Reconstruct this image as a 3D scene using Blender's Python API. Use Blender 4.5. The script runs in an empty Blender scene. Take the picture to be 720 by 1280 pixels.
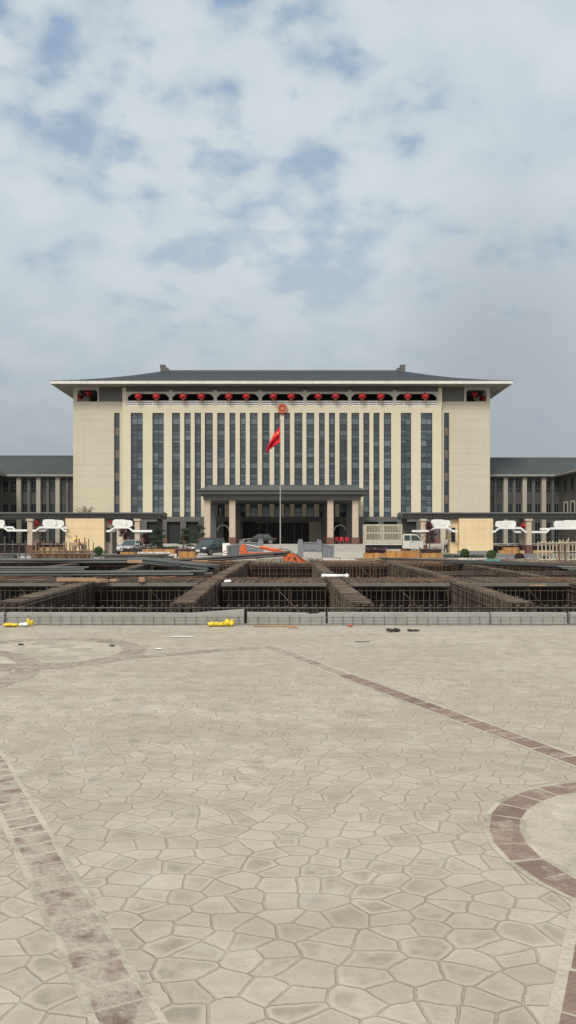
import bpy, math, random
from mathutils import Vector, Matrix, noise as mnoise
R = math.radians
rng = random.Random(7)
S = bpy.context.scene
COL = S.collection
F, CX, HY, EYE = 950.0, 360.0, 674.0, 1.6      # photograph measured: focal length in px, centre, horizon, eye height

def PX(px, Y): return (px - CX) * Y / F
def PZ(py, Y): return EYE + (HY - py) * Y / F

# ------------------------------------------------------------------ materials
M = {}
def nodes_of(m):
    m.use_nodes = True
    nt = m.node_tree
    b = nt.nodes['Principled BSDF']
    return nt, b
def mat(name, col, rough=0.8, var=0.12, scale=1.5, bump=0.0, bscale=30.0, metal=0.0, spec=0.5, island=0.0, fine=0.0, stretch=None):
    m = bpy.data.materials.new(name)
    nt, b = nodes_of(m)
    N, L = nt.nodes, nt.links
    b.inputs['Roughness'].default_value = rough
    b.inputs['Metallic'].default_value = metal
    b.inputs['Specular IOR Level'].default_value = spec
    tc = N.new('ShaderNodeTexCoord')
    vec = tc.outputs['Object']
    if stretch:
        mp = N.new('ShaderNodeMapping'); mp.inputs['Scale'].default_value = stretch
        L.new(vec, mp.inputs['Vector']); vec = mp.outputs['Vector']
    nz = N.new('ShaderNodeTexNoise'); nz.inputs['Scale'].default_value = scale
    nz.inputs['Detail'].default_value = 6; nz.inputs['Roughness'].default_value = 0.62
    L.new(vec, nz.inputs['Vector'])
    mr = N.new('ShaderNodeMapRange')
    mr.inputs['From Min'].default_value = 0.25; mr.inputs['From Max'].default_value = 0.75
    mr.inputs['To Min'].default_value = 1 - var; mr.inputs['To Max'].default_value = 1 + var
    L.new(nz.outputs['Fac'], mr.inputs['Value'])
    fac = mr.outputs['Result']
    if island > 0:
        g = N.new('ShaderNodeNewGeometry')
        m2 = N.new('ShaderNodeMapRange')
        m2.inputs['To Min'].default_value = 1 - island; m2.inputs['To Max'].default_value = 1 + island
        L.new(g.outputs['Random Per Island'], m2.inputs['Value'])
        mu = N.new('ShaderNodeMath'); mu.operation = 'MULTIPLY'
        L.new(fac, mu.inputs[0]); L.new(m2.outputs['Result'], mu.inputs[1]); fac = mu.outputs[0]
    vm = N.new('ShaderNodeVectorMath'); vm.operation = 'SCALE'
    vm.inputs[0].default_value = col[:3]
    L.new(fac, vm.inputs['Scale'])
    L.new(vm.outputs['Vector'], b.inputs['Base Color'])
    if bump > 0:
        n2 = N.new('ShaderNodeTexNoise'); n2.inputs['Scale'].default_value = bscale; n2.inputs['Detail'].default_value = 4
        L.new(vec, n2.inputs['Vector'])
        bp = N.new('ShaderNodeBump'); bp.inputs['Strength'].default_value = bump; bp.inputs['Distance'].default_value = 0.02
        L.new(n2.outputs['Fac'], bp.inputs['Height']); L.new(bp.outputs['Normal'], b.inputs['Normal'])
    M[name] = m
    return m

mat('wall_beige', (0.485, 0.440, 0.345), 0.85, 0.07, 0.18)
mat('pier_beige', (0.560, 0.510, 0.392), 0.8, 0.05, 0.4)
mat('house_cream', (0.68, 0.535, 0.335), 0.8, 0.05, 0.5)
mat('taupe_shade', (0.26, 0.23, 0.19), 0.8, 0.06, 0.5)  # entrance side wall; also carries painted shade on rear columns and left recess
mat('loggia_stone', (0.43, 0.41, 0.37), 0.8, 0.06, 1.0)
mat('white_trim', (0.66, 0.65, 0.62), 0.7, 0.06, 1.0)
mat('plaque_white', (0.72, 0.72, 0.70), 0.6, 0.04, 1.0)
mat('soffit', (0.30, 0.29, 0.265), 0.85, 0.05, 0.3)
mat('grey_panel', (0.10, 0.10, 0.10), 0.8, 0.06, 0.6)
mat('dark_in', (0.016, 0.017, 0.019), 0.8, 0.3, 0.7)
mat('frame_dark', (0.028, 0.035, 0.042), 0.5, 0.1, 1.0)
mat('wing_wall', (0.060, 0.058, 0.055), 0.85, 0.08, 0.5)
mat('wing_col', (0.33, 0.31, 0.26), 0.8, 0.06, 0.5)
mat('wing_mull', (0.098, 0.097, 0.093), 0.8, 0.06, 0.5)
mat('brown_base', (0.13, 0.058, 0.043), 0.55, 0.12, 2.0)
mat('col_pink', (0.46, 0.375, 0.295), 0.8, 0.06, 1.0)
mat('concrete', (0.36, 0.355, 0.33), 0.9, 0.16, 2.5, 0.5, 30)
mat('board_grey', (0.285, 0.285, 0.27), 0.85, 0.14, 2.0, 0.3, 20)
mat('forecourt', (0.37, 0.345, 0.295), 0.9, 0.12, 0.25, 0.2, 8)
mat('asphalt', (0.11, 0.112, 0.11), 0.9, 0.12, 0.6, 0.3, 20)
mat('soil', (0.15, 0.120, 0.088), 0.95, 0.45, 0.8, 1.0, 5)
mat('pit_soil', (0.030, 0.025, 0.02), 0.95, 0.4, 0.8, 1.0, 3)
mat('far_ground', (0.14, 0.15, 0.11), 0.95, 0.25, 0.05)
mat('rebar', (0.080, 0.060, 0.043), 0.8, 0.45, 1.3, island=0.55)
mat('rebar_rust', (0.135, 0.070, 0.038), 0.8, 0.4, 1.0, island=0.5)
mat('rebar_grey', (0.056, 0.051, 0.046), 0.7, 0.3, 1.3, island=0.3)
mat('stake_tan', (0.21, 0.140, 0.085), 0.85, 0.25, 2.0, island=0.4)
mat('steel_pipe', (0.070, 0.074, 0.071), 0.5, 0.2, 1.5, island=0.25)
mat('steel_dark', (0.050, 0.045, 0.040), 0.6, 0.25, 1.5, island=0.3)
mat('timber', (0.40, 0.245, 0.135), 0.8, 0.25, 3.0, island=0.2, stretch=(1, 6, 6))
mat('planter_wood', (0.36, 0.175, 0.055), 0.7, 0.2, 2.0, island=0.28)
mat('planter_pale', (0.36, 0.235, 0.105), 0.7, 0.2, 2.0, island=0.28)
mat('bamboo', (0.44, 0.385, 0.28), 0.75, 0.15, 3.0, island=0.2)
mat('mesh_wire', (0.135, 0.128, 0.115), 0.8, 0.3, 3.0, island=0.3)
mat('soil_stone', (0.24, 0.21, 0.17), 0.9, 0.3, 2.0, island=0.5)
mat('shade_core', (0.010, 0.009, 0.008), 0.95, 0.5, 2.0)  # near-black, for solid boxes added to darken the cage interiors
mat('row_bar', (0.095, 0.080, 0.064), 0.8, 0.3, 2.0, island=.4)
mat('batten_grey', (0.15, 0.135, 0.115), 0.8, 0.2, 1.5)
mat('form_sheet', (0.20, 0.145, 0.125), 0.85, 0.3, 3.0, stretch=(4, 4, 0.6))
mat('balustrade', (0.165, 0.172, 0.188), 0.75, 0.1, 2.0)
mat('balustrade_base', (0.36, 0.36, 0.335), 0.8, 0.1, 1.5)
mat('orange_paint', (0.60, 0.115, 0.030), 0.45, 0.15, 2.0)
mat('chrome', (0.62, 0.62, 0.62), 0.25, 0.05, 2.0, metal=1.0)
mat('rubber', (0.02, 0.02, 0.02), 0.85, 0.1, 5.0)
mat('car_grey', (0.050, 0.056, 0.062), 0.28, 0.04, 1.0, metal=0.5)
mat('car_silver', (0.50, 0.49, 0.52), 0.3, 0.04, 1.0, metal=0.35)
mat('car_black', (0.012, 0.012, 0.014), 0.25, 0.04, 1.0)
mat('car_glass', (0.035, 0.055, 0.055), 0.12, 0.1, 1.0)
mat('lamp_clear', (0.75, 0.75, 0.74), 0.2, 0.05, 1.0)
mat('lamp_red', (0.45, 0.02, 0.02), 0.3, 0.05, 1.0)
mat('plastic_dark', (0.03, 0.03, 0.032), 0.6, 0.1, 1.0)
mat('truck_white', (0.50, 0.49, 0.445), 0.45, 0.08, 1.0)
mat('truck_rail', (0.40, 0.37, 0.285), 0.6, 0.12, 2.0)
mat('lantern_red', (0.36, 0.008, 0.014), 0.55, 0.1, 3.0)
mat('gold', (0.48, 0.25, 0.09), 0.45, 0.1, 3.0)
mat('flag_red', (0.56, 0.008, 0.022), 0.7, 0.08, 2.0)
mat('star_yellow', (0.70, 0.40, 0.05), 0.7, 0.05, 2.0)
mat('pole_steel', (0.38, 0.38, 0.37), 0.4, 0.06, 2.0, metal=0.3)
mat('leaf_green', (0.055, 0.095, 0.026), 0.6, 0.25, 2.0, island=0.55)
mat('leaf_dark', (0.030, 0.055, 0.026), 0.6, 0.25, 2.0, island=0.55)
mat('leaf_purple', (0.085, 0.018, 0.034), 0.6, 0.25, 2.0, island=0.5)
mat('leaf_brown', (0.045, 0.028, 0.024), 0.6, 0.25, 2.0, island=0.5)
mat('leaf_pink', (0.150, 0.045, 0.080), 0.6, 0.25, 2.0, island=0.5)
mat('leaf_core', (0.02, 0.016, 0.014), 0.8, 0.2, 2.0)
mat('frond', (0.16, 0.145, 0.07), 0.6, 0.25, 2.0, island=0.4)
mat('bark', (0.12, 0.085, 0.06), 0.9, 0.25, 4.0)
mat('yellow_plastic', (0.68, 0.50, 0.03), 0.4, 0.35, 14.0, 0.8, 25)
mat('white_plastic', (0.78, 0.78, 0.77), 0.5, 0.08, 4.0)
mat('black_stuff', (0.02, 0.02, 0.02), 0.8, 0.1, 4.0)
mat('red_stuff', (0.38, 0.07, 0.04), 0.6, 0.1, 4.0)
mat('green_cloth', (0.05, 0.19, 0.15), 0.8, 0.2, 4.0)
mat('skin', (0.46, 0.27, 0.19), 0.6, 0.08, 6.0)
mat('shirt_pink', (0.36, 0.20, 0.165), 0.85, 0.15, 6.0)
mat('shirt_grey', (0.36, 0.38, 0.39), 0.85, 0.15, 6.0)
mat('trousers', (0.03, 0.033, 0.042), 0.85, 0.15, 6.0)
mat('helmet', (0.90, 0.56, 0.03), 0.35, 0.05, 6.0)
mat('hair', (0.015, 0.012, 0.01), 0.7, 0.1, 6.0)
mat('chair_red', (0.42, 0.022, 0.028), 0.5, 0.1, 3.0)
mat('block_pale', (0.50, 0.47, 0.43), 0.9, 0.15, 3.0, island=0.2)

def glass(name, col, rough=0.08, spec=0.6, var=0.25):
    m = mat(name, col, rough, var, 0.35, spec=spec, island=0.25); return m
glass('glass_dark', (0.016, 0.028, 0.040))
glass('glass_mid', (0.032, 0.052, 0.072))
glass('glass_green', (0.060, 0.080, 0.086))
glass('glass_curtain', (0.095, 0.122, 0.148), 0.15)
glass('glass_brown', (0.120, 0.098, 0.080), 0.2)
glass('glass_wing', (0.014, 0.017, 0.021), 0.1, 0.4)

def roof_material(name, col, freq, axis='X'):
    m = mat(name, col, 0.7, 0.12, 0.25, spec=0.3)
    nt = m.node_tree; N, L = nt.nodes, nt.links; b = N['Principled BSDF']
    tc = N.new('ShaderNodeTexCoord'); w = N.new('ShaderNodeTexWave')
    w.wave_type = 'BANDS'; w.bands_direction = axis; w.inputs['Scale'].default_value = freq
    w.inputs['Distortion'].default_value = 0.0
    L.new(tc.outputs['Object'], w.inputs['Vector'])
    bp = N.new('ShaderNodeBump'); bp.inputs['Strength'].default_value = 0.5; bp.inputs['Distance'].default_value = 0.06
    L.new(w.outputs['Fac'], bp.inputs['Height']); L.new(bp.outputs['Normal'], b.inputs['Normal'])
    return m
roof_material('roof_slate', (0.032, 0.041, 0.048), 1.0)
roof_material('roof_wing', (0.050, 0.060, 0.062), 1.0)
roof_material('roof_porch', (0.085, 0.093, 0.093), 1.2)
roof_material('roof_walk', (0.115, 0.115, 0.11), 1.6)

def lines_bump(m, spacing):                     # shallow horizontal render joints in a wall
    nt = m.node_tree; N, L = nt.nodes, nt.links; b = N['Principled BSDF']
    tc = N.new('ShaderNodeTexCoord'); sp = N.new('ShaderNodeSeparateXYZ'); L.new(tc.outputs['Object'], sp.inputs[0])
    d = N.new('ShaderNodeMath'); d.operation = 'DIVIDE'; d.inputs[1].default_value = spacing; L.new(sp.outputs['Z'], d.inputs[0])
    f = N.new('ShaderNodeMath'); f.operation = 'FRACT'; L.new(d.outputs[0], f.inputs[0])
    g = N.new('ShaderNodeMath'); g.operation = 'GREATER_THAN'; g.inputs[1].default_value = 0.05; L.new(f.outputs[0], g.inputs[0])
    src = b.inputs['Base Color'].links[0].from_socket; mm = N.new('ShaderNodeMapRange'); mm.inputs['To Min'].default_value = .945; L.new(g.outputs[0], mm.inputs['Value'])
    vs = N.new('ShaderNodeVectorMath'); vs.operation = 'SCALE'; L.new(src, vs.inputs[0]); L.new(mm.outputs['Result'], vs.inputs['Scale']); L.new(vs.outputs['Vector'], b.inputs['Base Color'])
    bp = N.new('ShaderNodeBump'); bp.inputs['Strength'].default_value = 0.6; bp.inputs['Distance'].default_value = 0.02
    L.new(g.outputs[0], bp.inputs['Height']); L.new(bp.outputs['Normal'], b.inputs['Normal'])
def streaks(m, amt):                            # rain streaks and faint panel tone shifts
    nt = m.node_tree; N, L = nt.nodes, nt.links; b = N['Principled BSDF']; src = b.inputs['Base Color'].links[0].from_socket
    tc = N.new('ShaderNodeTexCoord'); mp = N.new('ShaderNodeMapping'); mp.inputs['Scale'].default_value = (1.6, 1.6, .10); L.new(tc.outputs['Object'], mp.inputs['Vector'])
    n = N.new('ShaderNodeTexNoise'); n.inputs['Scale'].default_value = 1.0; n.inputs['Detail'].default_value = 7; n.inputs['Roughness'].default_value = .7; L.new(mp.outputs[0], n.inputs['Vector'])
    mr = N.new('ShaderNodeMapRange'); mr.inputs['From Min'].default_value = .48; mr.inputs['From Max'].default_value = .75; mr.inputs['To Max'].default_value = amt; L.new(n.outputs['Fac'], mr.inputs['Value'])
    mx = N.new('ShaderNodeMix'); mx.data_type = 'RGBA'; L.new(mr.outputs['Result'], mx.inputs[0]); L.new(src, mx.inputs[6]); mx.inputs[7].default_value = (.23, .20, .16, 1)
    L.new(mx.outputs[2], b.inputs['Base Color'])
for k_, a_ in (('wall_beige', .13), ('pier_beige', .10), ('house_cream', .16), ('board_grey', .5), ('white_trim', .3), ('truck_white', .35), ('truck_rail', .4), ('plaque_white', .15)): streaks(M[k_], a_)
lines_bump(M['house_cream'], 0.9)
lines_bump(M['wall_beige'], 1.8)

# stamped concrete: irregular polygonal stones
def paving_material():
    m = bpy.data.materials.new('stamped_stone'); nt, b = nodes_of(m); N, L = nt.nodes, nt.links
    b.inputs['Roughness'].default_value = 0.85; b.inputs['Specular IOR Level'].default_value = 0.25
    tc = N.new('ShaderNodeTexCoord')
    def node(t, **k):
        n = N.new(t)
        for a, v in k.items(): setattr(n, a, v)
        return n
    def noise(sc, det=5, ro=0.6, vec=None):
        n = node('ShaderNodeTexNoise'); n.inputs['Scale'].default_value = sc; n.inputs['Detail'].default_value = det
        n.inputs['Roughness'].default_value = ro; L.new(vec or tc.outputs['Object'], n.inputs['Vector']); return n
    def rng_(sock, a, b_, c, d, clamp=True, smooth=False):
        n = node('ShaderNodeMapRange'); n.clamp = clamp
        if smooth: n.interpolation_type = 'SMOOTHSTEP'
        for k, v in zip(('From Min', 'From Max', 'To Min', 'To Max'), (a, b_, c, d)): n.inputs[k].default_value = v
        L.new(sock, n.inputs['Value']); return n.outputs['Result']
    def mix(fac, c1, c2, bt='MIX'):
        n = node('ShaderNodeMix', data_type='RGBA', blend_type=bt)
        if isinstance(fac, float): n.inputs[0].default_value = fac
        else: L.new(fac, n.inputs[0])
        for i, c in ((6, c1), (7, c2)):
            if isinstance(c, tuple): n.inputs[i].default_value = c + (1,) if len(c) == 3 else c
            else: L.new(c, n.inputs[i])
        return n.outputs[2]
    # warp so that edges are not ruler straight
    wn = noise(6.0, 5, .6)
    sc = node('ShaderNodeVectorMath', operation='MULTIPLY_ADD')
    L.new(wn.outputs['Color'], sc.inputs[0]); sc.inputs[1].default_value = (0.048, 0.048, 0.0); L.new(tc.outputs['Object'], sc.inputs[2])
    mp = node('ShaderNodeMapping'); mp.inputs['Scale'].default_value = (0.92, 1.12, 1.0); mp.inputs['Rotation'].default_value = (0, 0, 0.35)
    L.new(sc.outputs[0], mp.inputs['Vector'])
    def voro(feature):
        v = node('ShaderNodeTexVoronoi', feature=feature, voronoi_dimensions='2D'); v.inputs['Scale'].default_value = 6.8
        v.inputs['Randomness'].default_value = 0.86; L.new(mp.outputs['Vector'], v.inputs['Vector']); return v
    ve, vc = voro('DISTANCE_TO_EDGE'), voro('F1')
    jn = noise(9, 4)
    jw = node('ShaderNodeMath', operation='MULTIPLY_ADD'); L.new(jn.outputs['Fac'], jw.inputs[0]); jw.inputs[1].default_value = -0.032; L.new(ve.outputs['Distance'], jw.inputs[2])
    joint = rng_(jw.outputs[0], 0.004, 0.030, 0.78, 0, smooth=True)
    rim = rng_(ve.outputs['Distance'], 0.06, 0.24, 0, 1, smooth=True)
    big = noise(0.35, 6, 0.65); mid = noise(2.3, 6, 0.7); fin = noise(38, 5, 0.7); gra = noise(160, 3, 0.7)
    sepc = node('ShaderNodeSeparateColor'); L.new(vc.outputs['Color'], sepc.inputs[0])
    base = mix(rng_(big.outputs['Fac'], 0.32, 0.68, 0, 1), (0.374, 0.330, 0.264), (0.480, 0.432, 0.356))
    # per-stone value
    pv = rng_(sepc.outputs['Red'], 0, 1, 0.90, 1.08)
    cmb = node('ShaderNodeCombineColor'); [L.new(pv, cmb.inputs[i]) for i in range(3)]
    base = mix(1.0, base, cmb.outputs[0], 'MULTIPLY')
    # darker, browner hearts of the stones where the release powder stayed, of irregular shape
    hn = noise(6.0, 4, 0.6)
    hm = node('ShaderNodeMath', operation='MULTIPLY'); L.new(rim, hm.inputs[0]); L.new(rng_(hn.outputs['Fac'], 0.36, 0.62, 0, 1), hm.inputs[1])
    hm2 = node('ShaderNodeMath', operation='MULTIPLY'); L.new(hm.outputs[0], hm2.inputs[0]); L.new(rng_(sepc.outputs['Green'], 0.25, 0.9, 0.25, 1), hm2.inputs[1])
    base = mix(hm2.outputs[0], base, (0.235, 0.208, 0.162))
    # pale dusty scuffs
    base = mix(rng_(mid.outputs['Fac'], 0.52, 0.78, 0, 0.5), base, (0.52, 0.49, 0.425))
    base = mix(rng_(fin.outputs['Fac'], 0.35, 0.75, 0.0, 0.30), base, (0.31, 0.28, 0.23))
    base = mix(rng_(gra.outputs['Fac'], 0.50, 0.80, 0.0, 0.35), base, (0.25, 0.225, 0.185))
    # broad stains
    st = noise(0.75, 7, 0.72)
    base = mix(rng_(st.outputs['Fac'], 0.58, 0.76, 0, 0.6), base, (0.30, 0.265, 0.215))
    # streaks left by tyres and sweeping, and rusty wash-out towards the building site
    mps = node('ShaderNodeMapping'); mps.inputs['Scale'].default_value = (.35, 2.2, 1); mps.inputs['Rotation'].default_value = (0, 0, -.35); L.new(tc.outputs['Object'], mps.inputs['Vector'])
    sn = noise(1.1, 7, .68, mps.outputs['Vector'])
    base = mix(rng_(sn.outputs['Fac'], .50, .70, 0, .60), base, (0.30, 0.258, 0.195))
    base = mix(rng_(sn.outputs['Fac'], .46, .28, 0, .35), base, (0.52, 0.485, 0.41))
    bl = noise(0.16, 3, .5)
    base = mix(rng_(bl.outputs['Fac'], .35, .62, 0, .38), base, (0.33, 0.29, 0.225))
    # joints
    jc = mix(rng_(jn.outputs['Fac'], 0.35, 0.7, 0, 1), (0.185, 0.155, 0.112), (0.30, 0.265, 0.205))
    jf = node('ShaderNodeMath', operation='MULTIPLY'); L.new(joint, jf.inputs[0]); L.new(rng_(mid.outputs['Fac'], 0.32, 0.66, 1.0, 0.35), jf.inputs[1])
    base = mix(jf.outputs[0], base, jc)
    L.new(base, b.inputs['Base Color'])
    # relief
    h = node('ShaderNodeMath', operation='MULTIPLY_ADD'); L.new(joint, h.inputs[0]); h.inputs[1].default_value = -1.0
    h2 = node('ShaderNodeMath', operation='MULTIPLY_ADD'); L.new(hn.outputs['Fac'], h2.inputs[0]); h2.inputs[1].default_value = 1.3; h2.inputs[2].default_value = 0
    L.new(h2.outputs[0], h.inputs[2])
    h3 = node('ShaderNodeMath', operation='MULTIPLY_ADD'); L.new(fin.outputs['Fac'], h3.inputs[0]); h3.inputs[1].default_value = 0.30; L.new(h.outputs[0], h3.inputs[2])
    bp = node('ShaderNodeBump'); bp.inputs['Strength'].default_value = 0.75; bp.inputs['Distance'].default_value = 0.009
    L.new(h3.outputs[0], bp.inputs['Height']); L.new(bp.outputs['Normal'], b.inputs['Normal'])
    M['stamped_stone'] = m

def worn_brick(name, brick, pale, wear):
    m = mat(name, brick, 0.85, 0.2, 8.0, 0.6, 40, spec=0.25, island=0.22)
    nt = m.node_tree; N, L = nt.nodes, nt.links; b = N['Principled BSDF']
    src = b.inputs['Base Color'].links[0].from_socket
    tc = N.new('ShaderNodeTexCoord'); n = N.new('ShaderNodeTexNoise'); n.inputs['Scale'].default_value = 6.5; n.inputs['Detail'].default_value = 8; n.inputs['Roughness'].default_value = 0.72
    L.new(tc.outputs['Object'], n.inputs['Vector'])
    mr = N.new('ShaderNodeMapRange'); mr.inputs['From Min'].default_value = wear; mr.inputs['From Max'].default_value = wear + 0.16; mr.inputs['To Max'].default_value = 0.92
    L.new(n.outputs['Fac'], mr.inputs['Value'])
    mx = N.new('ShaderNodeMix'); mx.data_type = 'RGBA'; L.new(mr.outputs['Result'], mx.inputs[0]); L.new(src, mx.inputs[6]); mx.inputs[7].default_value = pale + (1,)
    L.new(mx.outputs[2], b.inputs['Base Color'])
    return m
paving_material()
worn_brick('brick_worn', (0.200, 0.142, 0.118), (0.37, 0.33, 0.27), 0.385)
worn_brick('brick_fair', (0.205, 0.142, 0.115), (0.35, 0.30, 0.24), 0.50)
worn_brick('brick_faded', (0.255, 0.215, 0.175), (0.37, 0.33, 0.265), 0.47)
worn_brick('band_mortar', (0.36, 0.325, 0.258), (0.42, 0.38, 0.305), 0.45)
worn_brick('tile_pale', (0.385, 0.350, 0.280), (0.33, 0.295, 0.235), 0.48)

# ------------------------------------------------------------------ mesh builder
OFF = {}
class MB:
    def __init__(s): s.v = []; s.f = []; s.m = []
    def add(s, vs, fs, mi=0):
        o = len(s.v); s.v += [tuple(v) for v in vs]
        for f in fs: s.f.append(tuple(o + i for i in f)); s.m.append(mi)
    def box(s, x0, x1, y0, y1, z0, z1, mi=0):
        if x0 > x1: x0, x1 = x1, x0
        if y0 > y1: y0, y1 = y1, y0
        if z0 > z1: z0, z1 = z1, z0
        vs = [(x0,y0,z0),(x1,y0,z0),(x1,y1,z0),(x0,y1,z0),(x0,y0,z1),(x1,y0,z1),(x1,y1,z1),(x0,y1,z1)]
        s.add(vs, [(3,2,1,0),(4,5,6,7),(0,1,5,4),(1,2,6,5),(2,3,7,6),(3,0,4,7)], mi)
    def bar(s, p, q, r, mi=0, n=4, r2=None):
        p, q = Vector(p), Vector(q); d = q - p
        if d.length < 1e-6: return
        d.normalize(); a = d.orthogonal().normalized(); b = d.cross(a)
        r2 = r if r2 is None else r2; vs = []
        for (c, rr) in ((p, r), (q, r2)):
            for k in range(n):
                t = 2 * math.pi * (k + .5) / n
                vs.append(c + a * (rr * math.cos(t)) + b * (rr * math.sin(t)))
        fs = [(k, (k + 1) % n, n + (k + 1) % n, n + k) for k in range(n)]
        fs += [tuple(range(n - 1, -1, -1)), tuple(range(n, 2 * n))]
        s.add(vs, fs, mi)
    def path(s, pts, r, mi=0, n=6):
        for a, b in zip(pts, pts[1:]): s.bar(a, b, r, mi, n)
    def prism(s, poly, a0, a1, axis='y', mi=0):      # poly in the plane across the axis, counter-clockwise or not
        n = len(poly)
        def P(u, w, a): return (u, a, w) if axis == 'y' else ((a, u, w) if axis == 'x' else (u, w, a))
        vs = [P(u, w, a0) for u, w in poly] + [P(u, w, a1) for u, w in poly]
        fs = [(k, (k + 1) % n, n + (k + 1) % n, n + k) for k in range(n)] + [tuple(range(n - 1, -1, -1)), tuple(range(n, 2 * n))]
        s.add(vs, fs, mi)
    def ball(s, c, rx, ry, rz, nu=14, nv=9, mi=0):
        vs = [(c[0], c[1], c[2] + rz)]; fs = []
        for i in range(1, nv):
            t = math.pi * i / nv
            for k in range(nu):
                a = 2 * math.pi * k / nu
                vs.append((c[0] + rx * math.sin(t) * math.cos(a), c[1] + ry * math.sin(t) * math.sin(a), c[2] + rz * math.cos(t)))
        vs.append((c[0], c[1], c[2] - rz)); last = len(vs) - 1
        for k in range(nu): fs.append((0, 1 + k, 1 + (k + 1) % nu))
        for i in range(nv - 2):
            for k in range(nu):
                a = 1 + i * nu + k; b = 1 + i * nu + (k + 1) % nu
                fs.append((a, a + nu, b + nu, b))
        o = 1 + (nv - 2) * nu
        for k in range(nu): fs.append((o + k, last, o + (k + 1) % nu))
        s.add(vs, fs, mi)
    def quad(s, a, b, c, d, mi=0): s.add([a, b, c, d], [(0, 1, 2, 3)], mi)
    def leaf(s, c, size, mi=0):
        n = Vector((rng.gauss(0, 1), rng.gauss(0, 1), rng.gauss(0, 1))).normalized(); a = n.orthogonal().normalized(); b = n.cross(a)
        c = Vector(c); k = size * rng.uniform(.7, 1.3)
        s.add([c - a * k, c - b * k * .5, c + a * k, c + b * k * .5], [(0, 1, 2, 3)], mi)
    def leafball(s, c, rx, ry, rz, n, size, inner=0.75, mi=0):
        for _ in range(n):
            d = Vector((rng.gauss(0, 1), rng.gauss(0, 1), rng.gauss(0, 1))).normalized(); k = rng.uniform(inner, 1.04)
            s.leaf((c[0] + d.x * rx * k, c[1] + d.y * ry * k, c[2] + d.z * rz * k), size, mi)
    def build(s, name, mats, parent=None, smooth=False, bevel=0.0, weld=False):
        me = bpy.data.meshes.new(name)
        o0 = OFF.get(parent.name, Vector((0, 0, 0))) if parent else Vector((0, 0, 0))
        me.from_pydata([(x - o0.x, y - o0.y, z - o0.z) for x, y, z in s.v], [], s.f)
        if not isinstance(mats, (list, tuple)): mats = [mats]
        for m in mats: me.materials.append(M[m])
        if len(mats) > 1: me.polygons.foreach_set('material_index', s.m)
        if smooth: me.polygons.foreach_set('use_smooth', [True] * len(me.polygons))
        import bmesh
        bm = bmesh.new(); bm.from_mesh(me)
        if weld: bmesh.ops.remove_doubles(bm, verts=bm.verts, dist=1e-4)
        bmesh.ops.recalc_face_normals(bm, faces=bm.faces); bm.to_mesh(me); bm.free()
        o = bpy.data.objects.new(name, me); COL.objects.link(o)
        if parent: o.parent = parent; OFF[o.name] = o0
        if bevel > 0:
            b = o.modifiers.new('bevel', 'BEVEL'); b.width = bevel; b.segments = 2; b.limit_method = 'ANGLE'
        return o
def tag(o, label=None, cat=None, group=None, kind=None):
    if label: o['label'] = label
    if cat: o['category'] = cat
    if group: o['group'] = group
    if kind: o['kind'] = kind
    return o
def thing(name, label, cat, loc=(0, 0, 0), group=None):
    o = bpy.data.objects.new(name, None); COL.objects.link(o); o.empty_display_size = 0.2
    o.location = loc; OFF[o.name] = Vector(loc)
    return tag(o, label, cat, group)
def kids(o): return [c for c in COL.objects if c.parent == o]
def copy_tree(o, parent=None):
    c = o.copy(); COL.objects.link(c)
    if parent: c.parent = parent
    for ch in kids(o): copy_tree(ch, c)
    return c
def put(o, loc, rz=0):
    o.location = loc; o.rotation_euler = (0, 0, rz); return o
ORD = ['first', 'second', 'third', 'fourth', 'fifth', 'sixth', 'seventh', 'eighth', 'ninth', 'tenth', 'eleventh', 'twelfth', 'thirteenth', 'fourteenth']

# ------------------------------------------------------------------ the setting
PIT_X, PIT_Y0, PIT_Y1, PIT_Z = 34.0, 14.42, 50.5, -3.2
g = MB(); FAR = 2500
def sheet(x0, x1, y0, y1, z, mi=0, mb=g): mb.quad((x0, y0, z), (x1, y0, z), (x1, y1, z), (x0, y1, z), mi)
sheet(-FAR, FAR, -FAR, PIT_Y0, 0); sheet(-FAR, FAR, PIT_Y1, FAR, 0)
sheet(-FAR, -PIT_X, PIT_Y0, PIT_Y1, 0); sheet(PIT_X, FAR, PIT_Y0, PIT_Y1, 0)
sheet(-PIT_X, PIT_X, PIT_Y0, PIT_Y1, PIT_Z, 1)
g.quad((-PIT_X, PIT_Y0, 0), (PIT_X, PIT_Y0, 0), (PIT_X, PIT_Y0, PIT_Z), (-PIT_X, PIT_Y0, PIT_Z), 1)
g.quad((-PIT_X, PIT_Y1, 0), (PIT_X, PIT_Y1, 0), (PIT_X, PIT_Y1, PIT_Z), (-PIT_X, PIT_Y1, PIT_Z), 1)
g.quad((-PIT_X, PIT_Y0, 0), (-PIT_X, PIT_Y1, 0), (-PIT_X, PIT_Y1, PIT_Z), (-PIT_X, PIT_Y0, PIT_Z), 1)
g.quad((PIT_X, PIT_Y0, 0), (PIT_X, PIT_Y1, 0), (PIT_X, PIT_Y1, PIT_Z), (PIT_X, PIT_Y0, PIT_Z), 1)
tag(g.build('ground', ['far_ground', 'pit_soil']), kind='structure')
def structure(name, mats, mb, **k): return tag(mb.build(name, mats, **k), kind='structure')
b = MB(); sheet(-60, 60, -25, 14.05, 0.004, 0, b); structure('pavement', 'stamped_stone', b)
b = MB(); sheet(-60, 60, 14.05, 14.42, 0.003, 0, b); structure('path', 'concrete', b)
b = MB(); sheet(-90, 90, 63, 103, 0.004, 0, b); structure('forecourt', 'forecourt', b)
b = MB(); sheet(13.5, 90, 64.5, 83.0, 0.008, 0, b); sheet(-90, -17.5, 70, 83.0, 0.008, 0, b); structure('road', 'asphalt', b)
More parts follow.
